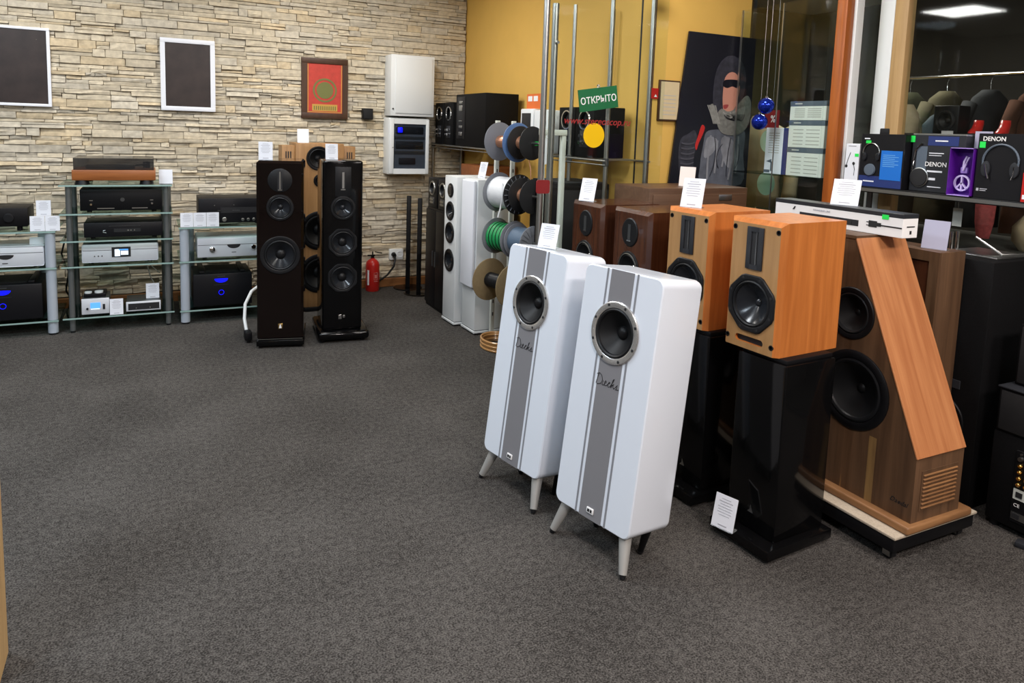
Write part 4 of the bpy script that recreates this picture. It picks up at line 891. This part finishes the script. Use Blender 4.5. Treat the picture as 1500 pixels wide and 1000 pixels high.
s = part('screen', MB().box(-.054, .060, -.0062, -.0035, .044, .112), K['black_ink'], t); part('screen_image', MB().box(.000, .045, -.0068, -.006, .058, .086).box(-.036, -.004, -.0068, -.006, .050, .098), K['lcdwhite'], s); part('screen_text', MB().box(-.01, .045, -.0072, -.006, .090, .098), K['lcd'], s)
for k in range(3): part('button', MB().lathe([(.004, 0), (.004, .003), (.0005, .003)], (-.155+k*.022, -.004, .055), n=12), K['darksteel'], t)
t, w2 = hifi('small_amplifier', 'small silver amplifier with blue display on the bottom shelf', 'amplifier', -.445, -.284, .105, .118, 5.49, .22, 'darksteel', 'alu', .003)
part('display', MB().box(-.030, .028, -.0058, -.0035, .052, .090), K['lcd'], t); part('display_strip', MB().box(-.028, .024, -.0058, -.0035, .044, .050), K['lcdwhite'], t); knob(t, -.048, .052, .007, 'satin_black'); part('rocker_switch', MB().box(.042, .056, -.008, -.0035, .042, .078, .002), K['black_ink'], t)
t = thing('cable_box', 'small black box with white caps on the small silver amplifier', 'box', (-.365, 5.53, .2235))
part('body', MB().box(-.07, .06, 0, .15, 0, .024, .004), K['satin_black'], t); part('cap', MB().cyl((-.045, .03, .024), (-.045, .03, .034), .022, n=20), K['white2'], t); part('cap', MB().cyl((.018, .03, .024), (.018, .03, .036), .026, n=20), K['white2'], t)
t, w2 = hifi('small_receiver', 'small silver-rimmed black receiver on the bottom rack shelf', 'receiver', -.183, .028, .105, .078, 5.49, .22, 'darksteel', 'alu', .003)
part('dark_window', MB().box(-w2+.012, w2-.008, -.0060, -.0035, .022, .066), K['black_ink'], t); part('button', MB().lathe([(.004, 0), (.004, .003), (.0005, .003)], (-.045, -.006, .034), n=10).lathe([(.004, 0), (.004, .003), (.0005, .003)], (.04, -.006, .034), n=10), K['steel'], t)
price_card(-.241, 5.475, .1055, 0, 'white price card between the two small bottom-shelf units', .080, .108, 4)
price_card(-.020, 5.56, .1835, 0, 'white price card on the small silver-rimmed receiver', .083, .105, 6)
def cable(label, pts, r, mt): return solo('cable', MB().tube(pts, r, 8), K[mt], label, 'cable')
def arcpts(a, b, sag, n=12):
    a, b = Vector(a), Vector(b); return [a.lerp(b, k/n) + Vector((0, 0, -sag*4*(k/n)*(1-k/n))) for k in range(n+1)]
cable('thin black cable sagging behind the tall rack', arcpts((-.30, 5.848, .53), (.0, 5.848, .53), .10), .006, 'rubber')
cable('bundle of white cable ends hanging behind the silver network player', [(-.06, 5.846, .50), (-.06, 5.95, .46), (-.07, 6.0, .38), (-.05, 6.0, .32), (-.03, 6.0, .24), (-.01, 6.0, .20)], .004, 'white2')
cable('thin white cable crossing the bundle behind the rack', [(-.10, 5.846, .50), (-.10, 5.95, .46), (-.06, 6.02, .37), (-.0, 6.02, .30), (.03, 6.02, .27)], .003, 'white2')
cable('black power cable dangling between the left racks', [(-.555, 6.0, .64), (-.60, 6.0, .45), (-.56, 6.0, .32), (-.58, 6.0, .18), (-.54, 6.0, .09), (-.55, 6.0, .008)], .006, 'rubber')
# left rack components
t, w2 = hifi('centre_speaker', 'black box with round knob on the left silver-post rack', 'speaker', -1.20, -.727, .69, .150, 5.50, .28, 'satin_black', 'satin_black', foot=.032)
part('round_knob', MB().lathe([(.030, 0), (.028, .012), (.018, .014), (.0005, .010)], (.135, -.004, .088), n=28), K['rubber'], t); part('round_knob', MB().lathe([(.012, 0), (.010, .006), (.0005, .006)], (.03, -.004, .06), n=20), K['rubber'], t)
def crescent(par, x, z, s, mt, y=-.0055):
    pts = [(x+s*math.cos(R(a)), z-.62*s*math.sin(R(a))*1.0) for a in range(0, 181, 15)] + [(x-s*k, z+.05*s*(1-k*k)) for k in (.6, .2, -.2, -.6)][::1]
    return part('crescent_display', MB().prism(pts, lambda p: (p[0], y, p[1]), lambda p: (p[0], y+.002, p[1])), K[mt], par, None, 0)
t, w2 = hifi('integrated_amplifier', 'silver amplifier with dark crescent window on the left silver-post rack', 'amplifier', -1.10, -.646, .45, .140, 5.50, .33, 'alu', 'alu', .012)
part('groove', MB().box(-.06, w2-.006, -.0048, -.0035, .098, .101), K['darksteel'], t); crescent(t, .018, .088, .045, 'black_ink'); part('lettering', MB().box(.0, .03, -.0048, -.0035, .032, .038), K['darksteel'], t)
price_card(-.692, 5.56, .5905, 0, 'bright folded card on the left silver amplifier', .08, .050, 20, lines=False)
def poweramp(label, x0, x1):
    t, w2 = hifi('power_amplifier', label, 'amplifier', x0, x1, .10, .245, 5.50, .36, 'satin_black', 'boxblack', .006)
    for sx in (-1, 1): part('heat_sink', MB().box(sx*(w2-.06)-.018, sx*(w2-.06)+.018, .02, .35, .245, .262, .004), K['satin_black'], t)
    part('top_vent', MB().box(-w2+.09, w2-.09, .05, .33, .2445, .249), K['matt_black'], t)
    x = -.012
    crescent(t, x, .208, .046, 'led_blue'); part('meter_base', MB().box(x-.048, x+.048, -.0055, -.0035, .162, .166), K['boxgrey'], t); part('nameplate', MB().box(x-.025, x+.025, -.0055, -.0035, .222, .228), K['darksteel'], t)
    part('ring_button', MB().lathe([(.019, 0), (.019, .003), (.0155, .003), (.0155, 0)], (x, -.004, .108), n=28), K['led_blue'], t)
    return t
t = poweramp('black power amplifier with blue meter on the left rack bottom shelf', -1.072, -.665)
t = poweramp('black power amplifier with blue meter beside the tower speaker', .239, .632)
for (x, z_, lab) in ((-.674, .6905, 'left of two price cards in the lower row on the left rack'), (-.591, .6905, 'right of two price cards in the lower row on the left rack')): price_card(x, 5.475, z_, 0, lab, .081, .098, 3)
price_card(-.640, 5.50, .787, 0, 'price card standing above the pair of cards on the left rack', .081, .10, 3, foot=False)
# right rack components
t, w2 = hifi('av_receiver', 'black receiver with many silver buttons beside the black tower speaker', 'receiver', .285, .735, .69, .190, 5.57, .30, 'satin_black', 'boxblack', .004)
for k in range(3): knob(t, .07+k*.038, .034, .011, 'steel', .008)
knob(t, -.055, .038, .016, 'steel', .008); knob(t, -.13, .038, .012, 'satin_black', .010); knob(t, -.12, .14, .004, 'steel', .003); knob(t, .01, .142, .004, 'steel', .003); part('display', MB().box(-.08, .20, -.0055, -.0035, .085, .125), K['black_ink'], t)
part('lettering', MB().box(-.10, -.07, -.0055, -.0035, .10, .105).box(.0, .05, -.0058, -.0035, .10, .105), K['darksteel'], t)
for k, lab in enumerate(('leftmost of three price cards side by side before the black receiver', 'middle of three price cards side by side before the black receiver', 'rightmost of three price cards side by side before the black receiver')): price_card(.203+k*.084, 5.475, .6905, 0, lab, .082, .100, 3)
t, w2 = hifi('integrated_amplifier', 'silver amplifier with two chrome knobs and crescent window beside the tower speaker', 'amplifier', .270, .735, .45, .150, 5.52, .33, 'alu', 'alu', .006)
part('groove', MB().box(-w2+.004, w2-.004, -.0048, -.0035, .100, .103), K['darksteel'], t); crescent(t, .01, .100, .045, 'black_ink'); knob(t, -.135, .070, .020, 'chrome', .016); knob(t, .145, .080, .018, 'chrome', .016); part('lettering', MB().box(-.005, .025, -.0048, -.0035, .042, .047), K['darksteel'], t)
cable('thick white cable looping to the floor beside the black tower', [(.66, 5.38, .26), (.60, 5.25, .255), (.545, 5.12, .20), (.53, 5.03, .12), (.535, 4.98, .06), (.538, 4.945, .05)], .011, 'white2')
t = thing('power_plug_block', 'black plug block on the carpet at the tower speaker base', 'plug', (.548, 4.87, 0))
part('body', MB().box(-.035, .01, -.02, .06, .02, .075, .006), K['satin_black'], t); part('foot', MB().box(-.02, .0, 0, .03, 0, .021), K['rubber'], t)

# ================================================================== back wall: pictures, cabinets, extinguisher, outlet
def picture(label, x0, x1, z0, z1, fr, b, inner):
    t = thing('framed_picture', label, 'picture', ((x0+x1)/2, 6.242, z0)); w2 = (x1-x0)/2; h = z1-z0
    part('frame', MB().box(-w2, w2, -.014, .016, 0, b, .003).box(-w2, w2, -.014, .016, h-b, h, .003).box(-w2, -w2+b, -.014, .016, b, h-b).box(w2-b, w2, -.014, .016, b, h-b), K[fr], t)
    part('picture_sheet', MB().box(-w2+b, w2-b, -.006, .002, b, h-b), K[inner], t); return t, w2, h
picture('white-framed dark picture cut by the left picture edge', -1.12, -.648, 1.492, 2.05, 'paper', .020, 'photo_dark')
picture('white-framed dark picture on the stone wall above the turntable', .065, .453, 1.500, 2.05, 'paper', .034, 'photo_dark')
t, w2, h = picture('brown-framed red and ochre picture on the stone wall', 1.118, 1.503, 1.480, 1.98, 'frame_brown', .046, 'postred')
part('border', MB().box(-w2+.05, w2-.05, -.0072, -.005, .050, .056).box(-w2+.05, -w2+.056, -.0072, -.005, .056, h-.05).box(w2-.056, w2-.05, -.0072, -.005, .056, h-.05), K['postyellow'], t)
part('emblem_ring', MB().lathe([(.10, 0), (.10, .002), (.085, .002), (.085, 0)], (0, -.006, .235), n=40).lathe([(.07, 0), (.07, .002), (.0005, .002)], (0, -.006, .235), n=36), K['postgreen'], t)
part('title_panel', MB().box(-.105, .105, -.0075, -.005, .062, .118), K['postyellow'], t)
b = MB()
for k in range(11): b.box(-.092+k*.0175, -.083+k*.0175, -.0085, -.007, .070, .104)
part('title_lettering', b, K['postgreen'], t)
t = thing('wall_speaker', 'small black box speaker high on the stone wall', 'speaker', (1.672, 6.245, 1.485))
part('body', MB().box(-.045, .045, -.05, .02, 0, .095, .006), K['satin_black'], t); part('grille', MB().box(-.038, .038, -.053, -.049, .008, .087, .002), K['matt_black'], t)
t = thing('network_cabinet', 'white wall cabinet with dark glass door and blue light', 'cabinet', (2.010, 6.245, 1.018))
part('body', MB().box(-.182, .182, -.145, .03, 0, .490, .006), K['white2'], t)
d_ = part('door', MB().box(-.180, -.140, -.165, -.146, .006, .484, .004).box(.150, .180, -.165, -.146, .006, .484, .004).box(-.14, .15, -.165, -.146, .006, .052).box(-.14, .15, -.165, -.146, .440, .484), K['white2'], t)
part('door_glass', MB().box(-.140, .150, -.160, -.155, .052, .440), pane_mat('dark_door_glass', (.75, .78, .82), .5), d_)
part('equipment_back', MB().box(-.14, .15, -.1475, -.1455, .052, .440), mat('equipment_grey', (.13, .14, .155), .5), t)
for z_, hh, mt in ((.355, .06, 'black_ink'), (.225, .065, 'black_ink'), (.09, .055, 'black_ink')): part('equipment', MB().box(-.12 if z_ > .1 else -.09, .13 if z_ > .1 else .06, -.154, -.147, z_, z_+hh, .006), K[mt], t)
part('status_light', MB().box(-.105, -.065, -.1645, -.1605, .365, .410, .006), K['led_blue'], t, 'glowing blue panel'); part('shelf_line', MB().box(-.13, .14, -.1545, -.147, .312, .332).box(-.13, .14, -.1545, -.147, .182, .205), K['darksteel'], t)
part('lock', MB().cyl((-.150, -.168, .235), (-.150, -.164, .235), .006, n=12), K['steel'], t)
t = thing('electric_box', 'pale grey electric box above the dark glass wall cabinet', 'cabinet', (2.030, 6.245, 1.525))
part('body', MB().box(-.195, .195, -.17, .03, 0, .52, .004), K['white2'], t); part('door', MB().box(-.155, .175, -.178, -.169, .024, .50, .003), K['white2'], t); part('lock', MB().cyl((-.175, -.174, .06), (-.175, -.17, .06), .007, n=12), K['black_ink'], t)
t = thing('fire_extinguisher', 'red fire extinguisher with black valve at the stone wall', 'extinguisher', (1.70, 6.10, 0))
part('cylinder', MB().lathe([(.0005, 0), (.055, 0), (.060, .010), (.060, .225), (.055, .250), (.040, .270), (.018, .282), (.018, .290), (.0005, .290)], (0, 0, 0), (0, 0, 1), 36), K['red'], t)
part('valve', MB().cyl((0, 0, .288), (0, 0, .315), .014, n=16).box(-.045, .02, -.008, .008, .308, .318).box(-.05, .012, -.007, .007, .335, .343, M=Matrix.Rotation(R(12), 4, 'Y')).cyl((0, 0, .31), (0, 0, .345), .006), K['satin_black'], t)
part('instruction_label', MB().lathe([(.0604, .10), (.0608, .10), (.0608, .175), (.0604, .175)], (0, 0, 0), (0, 0, 1), 36), K['red'], t)
part('print_frame', MB().box(-.004, .030, -.0625, -.050, .105, .108).box(-.004, .030, -.0625, -.050, .165, .168).box(-.004, -.001, -.0625, -.05, .105, .168).box(.027, .030, -.0625, -.05, .105, .168).box(.004, .022, -.0628, -.05, .12, .15).box(-.004, .03, -.0625, -.05, .09, .094), mat('faded_print', (.62, .22, .2), .6), t)
part('side_label', MB().box(-.0545, -.042, -.046, -.02, .06, .19), K['paper'], t)
t = thing('wall_outlet', 'white double wall outlet with a black plug in it', 'outlet', (1.955, 6.245, .237))
part('plate', MB().box(-.064, .064, -.018, .03, 0, .098, .006), K['white2'], t); part('socket', MB().lathe([(.030, -.002), (.030, .003), (.024, .003), (.024, -.010), (.0005, -.010)], (.032, -.018, .050), n=28), K['paper'], t); part('plug', MB().cyl((-.028, -.018, .05), (-.028, -.055, .046), .022, .016, n=20), K['satin_black'], t)
cable('black power cord from the wall outlet to the floor', [(1.927, 6.185, .28), (1.925, 6.17, .25), (1.91, 6.16, .19), (1.85, 6.15, .12), (1.80, 6.14, .09), (1.775, 6.13, .08), (1.77, 6.20-.01, .04), (1.775, 6.18, .009)], .009, 'rubber')
for (x, y, lab) in ((2.022, 6.10, 'slim black column speaker nearest the wall outlet'), (2.045, 5.87, 'slim black column speaker on a wide round base, right of its twin')):
    t = thing('column_speaker', lab, 'speaker', (x, y, 0), R(-20), 'slim column speakers')
    part('base', MB().lathe([(.0005, 0), (.125, 0), (.128, .006), (.12, .012), (.0005, .014)], (0, 0, 0), (0, 0, 1), 44), K['gloss_black'], t); part('column', MB().box(-.020, .020, -.02, .02, .012, .83, .006), K['satin_black'], t); part('grille', MB().box(-.015, .015, -.0225, -.019, .35, .82, .002), K['matt_black'], t)

# ================================================================== black tower pair + white towers along the right wall
t = thing('black_cabinet', 'low-lit black cabinet behind the white tower speakers', 'cabinet', (1.975, 5.35, 0), R(-90))
part('body', MB().box(-.17, .29, .012, .60, .0, .805, .004), K['satin_black'], t); part('door', MB().box(-.165, .055, 0, .0125, .03, .79, .003), K['satin_black'], t); part('door', MB().box(.060, .285, 0, .0125, .03, .79, .003), K['satin_black'], t)
for x in (.03, .085): part('handle', MB().cyl((x, -.012, .35), (x, -.012, .47), .006, n=10), K['darksteel'], t)
for (y, lab) in ((5.405, 'small black two-way speaker on the black cabinet, nearer the stone wall'), (5.178, 'small black two-way speaker on the black cabinet, nearer the white towers')):
    t = thing('compact_speaker', lab, 'speaker', (1.985, y, .8055), R(-90), 'compact speakers on the black cabinet')
    me = holes(MB().box(-.10, .10, 0, .22, 0, .235, .006).mesh('cabinet', K['satin_black']), [(0, .155, .058)], 0); link('cabinet', me, t)
    driver(t, 0, .155, .058, -.001, 'woofer', fl='steel', cone='cone', cap='chrome', capr=.3); part('terminal_plate', MB().box(-.045, .045, -.004, .001, .03, .085, .002), K['darksteel'], t); part('terminal', MB().box(-.035, .035, -.010, -.003, .060, .072).box(-.035, .035, -.010, -.003, .038, .048), K['steel'], t)
def white_tower(label, y, X, grille, h):
    t = thing('white_tower', label, 'speaker', (X, y, 0), R(-90)+R(2), 'white tower speakers')
    me = MB().box(-.108, .108, 0, .29, .032, h, .005).mesh('cabinet', K['white2'])
    dl = [(0, h-.255, .070), (0, h-.415, .078), (0, h-.620, .084)]
    if not grille: me = holes(me, dl, 0)
    link('cabinet', me, t)
    part('plinth', MB().box(-.112, .112, -.004, .294, .012, .028, .003), K['white2'], t); part('shadow_gap', MB().box(-.104, .104, .004, .286, .027, .033), K['black_ink'], t)
    for sx in (-1, 1):
        for sy in (0, 1): part('foot', MB().cyl((sx*.09, .02+sy*.25, 0), (sx*.09, .02+sy*.25, .013), .012, n=12), K['rubber'], t)
    if grille:
        part('grille_cover', MB().box(-.098, .098, -.028, -.001, .335, h-.008, .010, 3), K['paper'], t, 'raised white grille cover')
    else:
        tp = part('tweeter_plate', MB().lathe([(.052, -.001), (.052, .004), (.048, .006), (.0005, .006)], (0, 0, h-.105), n=36), K['rubber'], t); part('ribbon', MB().box(-.014, .014, -.0075, -.005, h-.14, h-.07), K['steel'], tp); part('ribbon_slot', MB().box(-.008, .008, -.0082, -.007, h-.135, h-.075), K['black_ink'], tp)
        for i, d_ in enumerate(dl): driver(t, *d_, -.001, 'woofer', fl='rubber', cone='cone_lit', cap='chrome', capr=.30)
    return t
white_tower('slim white tower speaker with three exposed black drivers', 4.900, 1.940, False, 1.093)
white_tower('white tower speaker wearing a plain white grille cover', 4.640, 1.990, True, 1.093)
price_card(2.09, 4.70, 1.0932, R(-58), 'narrow white card on the grille-covered white tower', .062, .118, 18)
t = thing('orange_wood_box', 'orange brown wooden speaker box lying behind the white towers', 'speaker', (2.425, 5.12, .8055))
part('cabinet', MB().box(-.155, .155, .0, .40, .0, .345, .004), K['orangebox'], t); part('front_panel', MB().box(-.145, .145, -.008, .001, .015, .33, .003), K['orangebox'], t)

# ================================================================== wire shelf with black speakers
t = thing('wire_shelf', 'chrome wire shelf along the yellow wall carrying black speakers', 'shelf', (2.44, 4.85, 0), R(-90))
L0, L1 = -1.40, 1.44
part('front_rail', MB().cyl((L0, -.165, 1.285), (L1, -.165, 1.285), .006, n=10).cyl((L0, -.165, 1.262), (L1, -.165, 1.262), .004, n=10), K['steel'], t); part('back_rail', MB().cyl((L0, .14, 1.285), (L1, .14, 1.285), .006, n=10), K['steel'], t)
b = MB()
for k in range(48): x = L0+.03+k*(L1-L0-.06)/47; b.cyl((x, -.165, 1.290), (x, .14, 1.290), .0025, n=6)
part('wire_deck', b, K['steel'], t)
for x, zt in ((L0+.01, 1.30), (L1-.42, 2.2), (L1-.02, 2.2)):
    p = part('post', MB().cyl((x, -.150, 0), (x, -.150, zt), .0125, n=16), K['steel'], t)
    part('post', MB().cyl((x, .125, 0), (x, .125, zt), .0125, n=16), K['steel'], t)
    part('collar', MB().cyl((x, -.150, 1.255), (x, -.150, 1.30), .018, n=16), K['darksteel'], p)
SZ2 = 1.2935
def shelf_speaker(y, lab, w=.22, h=.36, d=.26, X=2.29):
    t = thing('shelf_speaker', lab, 'speaker', (X, y, SZ2), R(-90), 'black speakers on the wire shelf')
    me = holes(MB().box(-w/2, w/2, 0, d, 0, h, .005).mesh('cabinet', K['vinyl']), [(0, h*.74, .058)], 0); link('cabinet', me, t)
    pt = part('bass_port', MB().lathe([(.062, -.001), (.060, .006), (.052, .006), (.046, -.02), (.044, -.10)], (0, 0, h*.74), n=32), K['chrome'], t, 'bright ringed bass port'); part('port_tube_end', MB().lathe([(.047, -.042), (.0005, -.042)], (0, 0, h*.74), n=28), K['black_ink'], pt)
    tp = part('terminal_plate', MB().box(-.045, .045, -.003, .001, .06, .16, .002), K['boxgrey'], t)
    for k in range(2):
        for sx in (-1, 1): part('terminal', MB().cyl((sx*.022, -.003, .088+k*.04), (sx*.022, -.022, .088+k*.04), .010, n=14), K['chrome'], tp)
    return t
shelf_speaker(6.10, 'black speaker with ringed port at the stone wall end of the shelf', w=.20)
shelf_speaker(5.875, 'black speaker with ringed port, second from the stone wall', w=.20)
shelf_speaker(3.93, 'black speaker with ringed port half hidden by chrome handles', w=.195, h=.30, d=.22, X=2.32)
shelf_speaker(3.722, 'black speaker with ringed port behind the green sign', w=.205, h=.30, d=.22, X=2.32)
t = thing('active_speaker', 'large black active speaker with silver controls on the wire shelf', 'speaker', (2.27, 5.36, SZ2), R(-90))
part('cabinet', MB().box(-.30, .30, 0, .28, 0, .42, .005), K['vinyl'], t); cp = part('control_panel', MB().box(-.27, -.10, -.003, .001, .06, .40, .002), K['boxblack'], t)
for z_, hh in ((.345, .02), (.285, .045), (.20, .008), (.145, .022), (.085, .03)): part('silver_control', MB().box(-.215, -.150, -.010, -.002, z_, z_+hh, .002), K['steel'], cp)
t = thing('dark_camera_case', 'rounded black case in front of the large active speaker', 'case', (2.285, 4.945, SZ2), R(-90))
part('body', MB().box(-.10, .11, -.0, .16, 0, .10, .02, 3), K['satin_black'], t); part('lens_cap', MB().cyl((-.06, 0, .05), (-.06, -.03, .05), .035, n=24), K['rubber'], t)
t = thing('white_desk_speaker', 'white boxed unit with dark window on the wire shelf', 'box', (2.31, 4.40, SZ2), R(-90))
part('body', MB().box(-.15, .04, 0, .15, 0, .295, .008), K['white2'], t); part('dark_window', MB().box(-.125, .005, -.003, .001, .17, .265, .004), K['black_ink'], t)
t = thing('white_desk_speaker', 'white boxed unit with black oval driver on the wire shelf', 'box', (2.31, 4.27, SZ2), R(-90))
part('body', MB().box(-.08, .125, 0, .15, 0, .285, .008), K['white2'], t); part('oval_driver', MB().lathe([(.04, -.001), (.038, .004), (.0005, -.002)], (0, 0, 0), n=28, M=Matrix.Translation((.06, 0, .20)) @ Matrix.Diagonal((.8, 1, 1.3, 1))), K['rubber'], t)
t = thing('orange_card', 'orange printed card on top of the white boxed units', 'card', (2.33, 4.40, SZ2+.2955), R(-90))
part('card', MB().box(-.10, .11, 0, .004, 0, .10), K['orange'], t); part('print', MB().box(-.08, -.02, -.001, 0, .05, .085).box(.0, .06, -.001, 0, .05, .085), K['whitepaint'], t)
# black boxes on the floor under the near end of the wire shelf
t = thing('black_floor_box', 'black speaker box standing under the wire shelf behind the glass door', 'speaker', (2.35, 3.72, 0))
part('cabinet', MB().box(-.20, .13, -.06, .34, 0, 1.135, .006), K['vinyl'], t); part('top_frame', MB().box(-.19, .12, -.05, .33, 1.135, 1.143, .002), K['matt_black'], t); part('front_grille', MB().box(-.19, .12, -.066, -.059, .05, 1.10, .003), K['matt_black'], t)

# ================================================================== cable reel stand
AX = Vector((.235, -.972, 0)).normalized()
t = thing('reel_stand', 'white perforated post stand holding the cable reels', 'stand', (2.10, 4.44, 0))
for x in (-.015, .105):
    p = part('post', MB().box(x-.014, x+.014, -.012, .012, .02, 1.50, .002), K['offwhite'], t)
    for k in range(14): part('slot', MB().box(x-.004, x+.004, -.0128, -.0118, .16+k*.09, .185+k*.09), K['black_ink'], p)
part('foot_bar', MB().box(-.05, .14, -.02, .02, 0, .02, .003).box(-.03, .0, -.05, .045, 0, .02, .003).box(.09, .12, -.05, .045, 0, .02, .003), K['offwhite'], t)
RODS = [(2.055, 4.30, 1.362), (2.058, 4.30, 1.030), (2.062, 4.30, .735), (2.005, 4.30, .445)]
for (x, y, z_) in RODS:
    a = Vector((x, y, z_)) - AX*.13; b_ = Vector((x, y, z_)) + AX*.44; o = Vector((2.10, 4.44, 0))
    part('rod', MB().cyl(a-o, b_-o, .009, n=12), K['steel'], t)
def reel(label, rod, s0, s1, r, hub, fm, wm, rib=False, fm2=None, mark=None):
    c = Vector(rod)+AX*s0; t = thing('cable_reel', label, 'reel', c, 0, 'cable reels'); L = s1-s0
    for k, h0 in enumerate((0, L-.006)):
        f = part('flange', MB().lathe([(.0095, h0), (r*.98, h0), (r, h0+.001), (r, h0+.005), (r*.98, h0+.006), (.0095, h0+.006), (.0095, h0)], (0, 0, 0), AX, 44), K[fm if k == 0 or not fm2 else fm2], t)
        if rib and k == 1:
            q = AX.to_track_quat('Z', 'Y').to_matrix().to_4x4()
            for j in range(20): part('rib', MB().box(r*.45, r*.95, -.0025, .0025, L, L+.004, M=q @ Matrix.Rotation(2*math.pi*j/20, 4, 'Z')), K[fm], f)
    pr_ = [(.0095, .006)]; n = max(4, int((L-.012)/.012))
    for k in range(n): h0 = .006+(L-.012)*k/n; d = (L-.012)/n; pr_ += [(hub-.002, h0+.0003), (hub, h0+d*.3), (hub, h0+d*.7), (hub-.002, h0+d-.0003)]
    pr_ += [(.0095, L-.006)]
    part('wound_cable', MB().lathe(pr_, (0, 0, 0), AX, 40), K[wm], t)
    if mark:
        q = AX.to_track_quat('Z', 'Y').to_matrix().to_4x4(); part('sticker', MB().box(.02, .05, -.012, .012, L, L+.001, M=q), K[mark], t)
    return t
reel('grey reel of bare copper wire, top of the stand', RODS[0], -.03, .160, .126, .040, 'greyflange', 'copper', fm2='blueflange')
reel('black reel of copper wire with green sticker, top right', RODS[0], .178, .30, .106, .042, 'blackflange', 'copper', mark='lime')
reel('reel filled with thick white cable', RODS[1], -.03, .185, .130, .104, 'greyflange', 'whitecable', True, 'blackflange')
reel('black reel of copper wire beside the white cable reel', RODS[1], .205, .32, .110, .045, 'blackflange', 'copper')
reel('reel of green cable in the third row', RODS[2], -.045, .150, .120, .095, 'greyflange', 'greencable', False, 'greyflange')
tg = [o for o in C.objects if o.get('label') == 'reel of green cable in the third row'][0]; q = AX.to_track_quat('Z', 'Y').to_matrix()
for h0 in (.035, .07, .105, .14):
    part('dark_turn', MB().tube([q @ Vector((.0965*math.cos(2*math.pi*k/36), .0965*math.sin(2*math.pi*k/36), h0+.012*k/36)) for k in range(37)], .0022, 6), K['rubber'], tg)
reel('reel of slate blue cable beside the green one', RODS[2], .170, .33, .110, .088, 'greyflange', 'bluecable', True)
reel('brown fibreboard reel, lowest on the stand', RODS[3], -.02, .23, .142, .050, 'brownflange', 'rubber')
cable('loose white cable end hanging from the white reel', [(2.0, 4.16, 1.10), (1.985, 4.13, 1.02), (1.975, 4.13, .94), (1.965, 4.14, .885)], .005, 'whitecable')
cable('thin copper wire hanging down beside the reels', [(2.115, 4.06, 1.325), (2.125, 4.02, 1.2), (2.13, 4.01, 1.05)], .003, 'copper')
b = MB()
for k in range(5):
    rr = .115-.006*(k % 2); b.tube([(rr*math.cos(2*math.pi*j/30)*1.0, rr*math.sin(2*math.pi*j/30)*1.25, .010+k*.013) for j in range(31)], .008, 7)
solo('cable_coil', b, K['brasscoil'], 'shiny amber cable coil lying on the carpet under the reels', 'cable', None, (2.04, 4.22, .0), 0)
